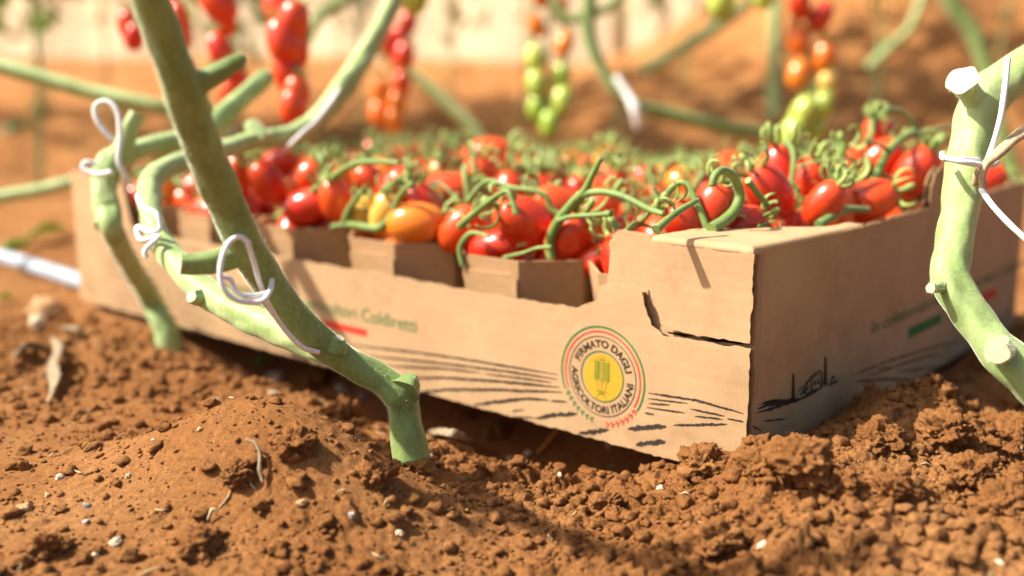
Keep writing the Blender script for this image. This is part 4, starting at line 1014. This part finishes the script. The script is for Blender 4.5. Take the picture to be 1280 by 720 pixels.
# ------------------------------------------------------------------ hose, stones, clods, litter
bm = bmesh.new(); hp = []
for x, y in ((-120, 300), (-40, 318), (30, 338), (70, 350), (105, 362)):
    q = ground(x, y, 0.5); hp.append(Vector((q.x, q.y, gz(q.x, q.y)+0.006)))
hp.append(hp[-1]+(hp[-1]-hp[-2])*1.2)
for q in hp: q.z = max(q.z, gz(q.x, q.y)+0.005)
add_tube(bm, spline(hp, 8), [0.0075]*41, 12)
tag(link('drip_hose', bm_mesh(bm, 'drip_hose'), None, M['hose']), 'bluish grey irrigation hose lying on the soil at the far end of the crate', 'hose')

def clod(px, py, w, seed, label, sq=(1, 1, 0.75)):
    g = ground(px, py); d = (g-CAM).dot(FW); r = px_r(w, d)
    me = smooth(bm_mesh(lump(5, r, seed, 0.50, 1.5, sq), 'soil_clod')); o = link('soil_clod', me, None, M['soil'])
    o.location = (g.x, g.y, g.z+r*0.30); o.rotation_euler = (0.3*math.sin(seed*3), 0.3*math.cos(seed*5), seed)
    tag(o, label, 'clod', 'larger soil clods')
for px, py, w, sd_, lb in [(1000, 590, 74, 1, 'largest flat-faced soil clod in front of the flapped crate corner'), (1096, 556, 58, 2, 'rounded soil clod standing below the printed village'), (1118, 622, 54, 3, 'flat tilted soil clod lying below the rounded clod'),
                       (1180, 548, 60, 4, 'broad soil clod in the crate shadow beside the bent stem'), (1210, 600, 50, 5, 'soil clod below the bent stem, beside the flat tilted clod'), (880, 590, 60, 6, 'soil clod heaped against the emblem wall at the crate corner'),
                       (948, 590, 46, 7, 'small soil clod wedged between the corner heap and the largest clod'), (1050, 612, 44, 8, 'soil clod at the foot of the largest flat-faced clod'), (430, 522, 40, 9, 'pale crusted soil clod beside the knuckled vine root'),
                       (370, 560, 46, 10, 'crumbly soil clod on the mound beside the vine root'), (470, 600, 46, 11, 'dark soil clod on the shaded side of the mound'), (300, 600, 42, 12, 'soil clod in front of the forked dry root'), (1255, 640, 56, 13, 'soil clod at the lower edge below the bent stem'),
                       (620, 545, 30, 14, 'small block of soil in the hollow beneath the crate'), (585, 520, 26, 15, 'upright lump of soil in the dark hollow beneath the crate'), (395, 480, 34, 16, 'reddish lump at the edge of the hollow near the white pebble'), (760, 640, 44, 17, 'low soil clod on the open slope below the emblem'), (60, 690, 44, 18, 'soil clod at the foot of the smooth slope'), (250, 690, 50, 19, 'blurred soil clod below the forked dry root'), (900, 680, 56, 20, 'blurred soil clod below the largest clod')]:
    clod(px, py, w, sd_, lb)
def pebble(px, py, w, m, label, seed):
    g = ground(px, py); d = (g-CAM).dot(FW); r = px_r(w, d)
    me = smooth(bm_mesh(lump(3, r, seed+40, 0.42, 1.6, (1.15, 0.85, 0.7)), 'pebble')); o = link('pebble', me, None, M[m])
    o.location = (g.x, g.y, g.z+r*0.05); o.rotation_euler = (seed*0.4, 0.3, seed*1.3)
    tag(o, label, 'pebble', 'pebbles on the soil')
PB = [(346, 474, 20, 'pebble', 'white pebble at the edge of the hollow under the crate'), (827, 612, 14, 'pebble', 'white pebble on the slope below the emblem'), (867, 566, 12, 'pebble', 'pale pebble sitting on the corner heap of soil'), (76, 598, 12, 'pebble', 'white pebble on the smooth slope below the withered leaf'),
      (60, 622, 11, 'pebble2', 'tan pebble just below the white pebble on the smooth slope'), (110, 634, 10, 'pebble3', 'dark bluish pebble on the smooth slope'), (161, 598, 9, 'pebble', 'pale pebble in the middle of the smooth slope'), (107, 655, 9, 'pebble3', 'grey flake below the dark bluish pebble'),
      (145, 680, 15, 'pebble', 'flat pale stone at the lower smooth slope'), (120, 697, 9, 'pebble', 'white grain beside the flat pale stone'), (60, 392, 40, 'pebble2', 'large tan stone near the hose'), (50, 408, 26, 'pebble', 'flat cream stone below the large tan stone'),
      (192, 554, 8, 'pebble', 'pale chip upslope of the dry root'), (250, 540, 7, 'pebble', 'white chip near the mound crest'), (108, 517, 9, 'pebble', 'pale chip below the withered leaf'), (378, 630, 13, 'pebble2', 'tan stone set in the crumbly slope'), (500, 668, 13, 'pebble', 'cream stone on the lower slope'), (955, 682, 15, 'pebble', 'pale blurred pebble below the clods'),
      (1248, 710, 16, 'pebble', 'cream pebble under the bent stem at the lower edge'), (428, 488, 16, 'pebble3', 'grey pebble in the hollow beside the root'), (455, 497, 14, 'pebble3', 'small grey stone in the hollow beside the root'), (637, 575, 10, 'pebble', 'pale chip in front of the straw'), (660, 568, 10, 'pebble', 'white flake beside the straw'), (760, 560, 9, 'pebble', 'white chip at the crate bottom edge'),
      (765, 585, 7, 'pebble3', 'tiny bluish chip below the crate edge'), (1018, 566, 8, 'pebble3', 'bluish chip on the largest clod'), (440, 645, 11, 'pebble3', 'dark stone on the crumbly slope'), (30, 640, 20, 'pebble2', 'tan stone at the side of the smooth slope'), (700, 600, 7, 'pebble', 'tiny pale chip on the bare slope'), (1155, 520, 7, 'pebble', 'tiny pale chip in the crate shadow')]
for i, (a_, b2, w_, m_, lb) in enumerate(PB): pebble(a_, b2, w_, m_, lb, i)
# crumbs: countless small bits of soil
def crumbs(n, seed):
    rs = random.Random(seed); var = []
    for k in range(10):
        bm = lump(1 if k < 7 else 2, 1.0, 200+k, 0.75, 2.1, (1, 1, 0.8)); bm.verts.ensure_lookup_table()
        V = np.array([v.co[:] for v in bm.verts]); Fq = np.array([[v.index for v in f.verts] for f in bm.faces]); bm.free(); var.append((V, Fq))
    VV = []; FF = []; off = 0; k = 0
    while k < n:
        y = 0.285+0.50*rs.random()**1.2; x = rs.uniform(-0.60, 0.60)*(y+0.12)
        rr, ib, j, i = rough_at(x, y)
        k += 1
        if ib or rs.random() > 0.22+0.78*rr*rr: continue
        r = min(0.00040*rs.paretovariate(1.65), 0.0036)
        V, Fq = var[rs.randrange(7) if r < 0.0022 else 7+rs.randrange(3)]
        a = rs.uniform(0, 6.28); c, s_ = math.cos(a), math.sin(a)
        Q = V @ np.array([[c, s_, 0], [-s_, c, 0], [0, 0, 1]])*r*np.array([1, rs.uniform(0.75, 1.2), rs.uniform(0.7, 1.0)])
        Q = Q+np.array([x, y, gz(x, y)+r*0.35]); VV.append(Q); FF.append(Fq+off); off += len(V)
    return mesh_np('soil_crumbs', np.concatenate(VV), None, np.concatenate(FF))
cr = link('soil_crumbs', crumbs(60000, 3), None, M['soil']); tag(cr, 'countless small crumbs of red soil scattered over the ground', 'soil crumbs', None, 'stuff')

def litter(label, pts, w, m, name, cat, lift=0.002, taper=(0.3, 1, 1, 0.2), flat=0.4, curl=0.0):
    bm = bmesh.new(); W3 = []
    for x, y, up_ in pts:
        g = ground(x, y); W3.append(g+ZU*(lift+up_))
    sp = spline(W3, 7); n = len(sp); d = (W3[0]-CAM).dot(FW); r = px_r(w, d)
    rr = [r*float(np.interp(i/(n-1), np.linspace(0, 1, len(taper)), taper))*(1+0.35*mnoise.noise(sp[i]*400)) for i in range(n)]
    add_tube(bm, sp, rr, 8, 0, True, 0.5, flat=flat)
    return tag(link(name, bm_mesh(bm, name), None, M[m]), label, cat)
litter('withered curled leaf drooping on the smooth soil slope', [(66, 438, .005), (74, 455, .007), (67, 474, .005), (70, 490, .003), (60, 510, 0)], 22, 'grey_leaf', 'dry_leaf', 'leaf', 0.003, (0.2, 0.55, 1.0, 0.9, 0.6, 0.15), 0.3)
litter('small shrivelled leaf beside the withered curled leaf', [(14, 456, 0), (30, 447, .002), (48, 443, .003), (62, 446, 0)], 16, 'grey_leaf', 'dry_leaf', 'leaf', 0.002, (0.2, 1, 0.9, 0.3))
litter('forked dry root sticking out of the mound', [(308, 574, .004), (320, 580, .004), (326, 590, .003), (325, 605, .002), (329, 617, 0)], 6, 'grey_leaf', 'dry_root', 'root', 0.003, (0.4, 0.7, 1, 1.1, 0.4), 0.8)
litter('orange straw leaning against the crate bottom', [(672, 572, 0), (690, 557, .003), (709, 541, .008)], 5, 'straw', 'straw', 'straw', 0.002, (1, 1, 0.9), 0.9)
litter('grey crumpled twig lying by the vine root', [(536, 546, .001), (555, 552, .003), (575, 558, .003), (594, 563, .001)], 11, 'grey_leaf', 'twig', 'twig', 0.002, (0.6, 1, 0.8, 0.3))
litter('short pale twig on the slope behind the mound', [(335, 494, 0), (345, 495, .001), (352, 494, 0)], 4, 'dry', 'twig', 'twig', 0.001, (0.6, 1, 0.6), 0.8)
litter('bright green leaf scrap in the shadow under the crate', [(318, 465, .002), (328, 461, .004), (341, 459, .002)], 15, 'leaf_bright', 'leaf_scrap', 'leaf', 0.003, (0.3, 1, 0.3), 0.5)
litter('withered stalk bits lying near the cream stone', [(78, 416, 0), (92, 420, .003), (112, 424, 0)], 8, 'grey_leaf', 'twig', 'twig', 0.002, (0.5, 1, 0.4), 0.7)
litter('thin dry fibre curled on the crumbly slope', [(260, 656, 0), (266, 650, .002), (272, 648, .001)], 4, 'dry', 'dry_root', 'root', 0.002, (0.6, 1, 0.5), 0.8)
for i, (x, y, w, lb) in enumerate([(55, 305, 26, 'yellow green weed leaf lying beside the hose'), (20, 325, 18, 'small green weed leaf next to the yellow green one'), (5, 395, 12, 'green shoot tip on the soil below the hose'), (48, 138, 16, 'green weed on bare soil behind the far corner'), (25, 165, 22, 'dark green weed leaf on bare soil behind the far corner')]):
    litter(lb, [(x-w*1.1, y+6, .001), (x, y, .012), (x+w*1.1, y-8, .004)], w*0.8, 'leaf_bright' if i != 4 else 'leaf', 'weed_leaf', 'leaf', 0.004, (0.2, 1, 0.8, 0.1), 0.25)

def straw_bits(n, seed):
    rs = random.Random(seed); bm = bmesh.new()
    for k in range(n):
        y = 0.30+0.45*rs.random(); x = rs.uniform(-0.55, 0.55)*(y+0.1)
        if rough_at(x, y)[1]: continue
        a = rs.uniform(0, 6.28); L = rs.uniform(0.003, 0.011); pts = []
        for q in (-0.5, 0, 0.5):
            px_, py_ = x+math.cos(a+q*0.5)*L*q, y+math.sin(a+q*0.5)*L*q
            pts.append(Vector((px_, py_, gz(px_, py_)+0.0007+rs.uniform(0, 0.0012))))
        add_tube(bm, pts, [0.0003, 0.0004, 0.00025], 5)
    return bm_mesh(bm, 'straw_bits')
tag(link('straw_bits', straw_bits(170, 8), None, M['dry']), 'tiny dry straw and root fibres strewn over the soil', 'straw bits', None, 'stuff')
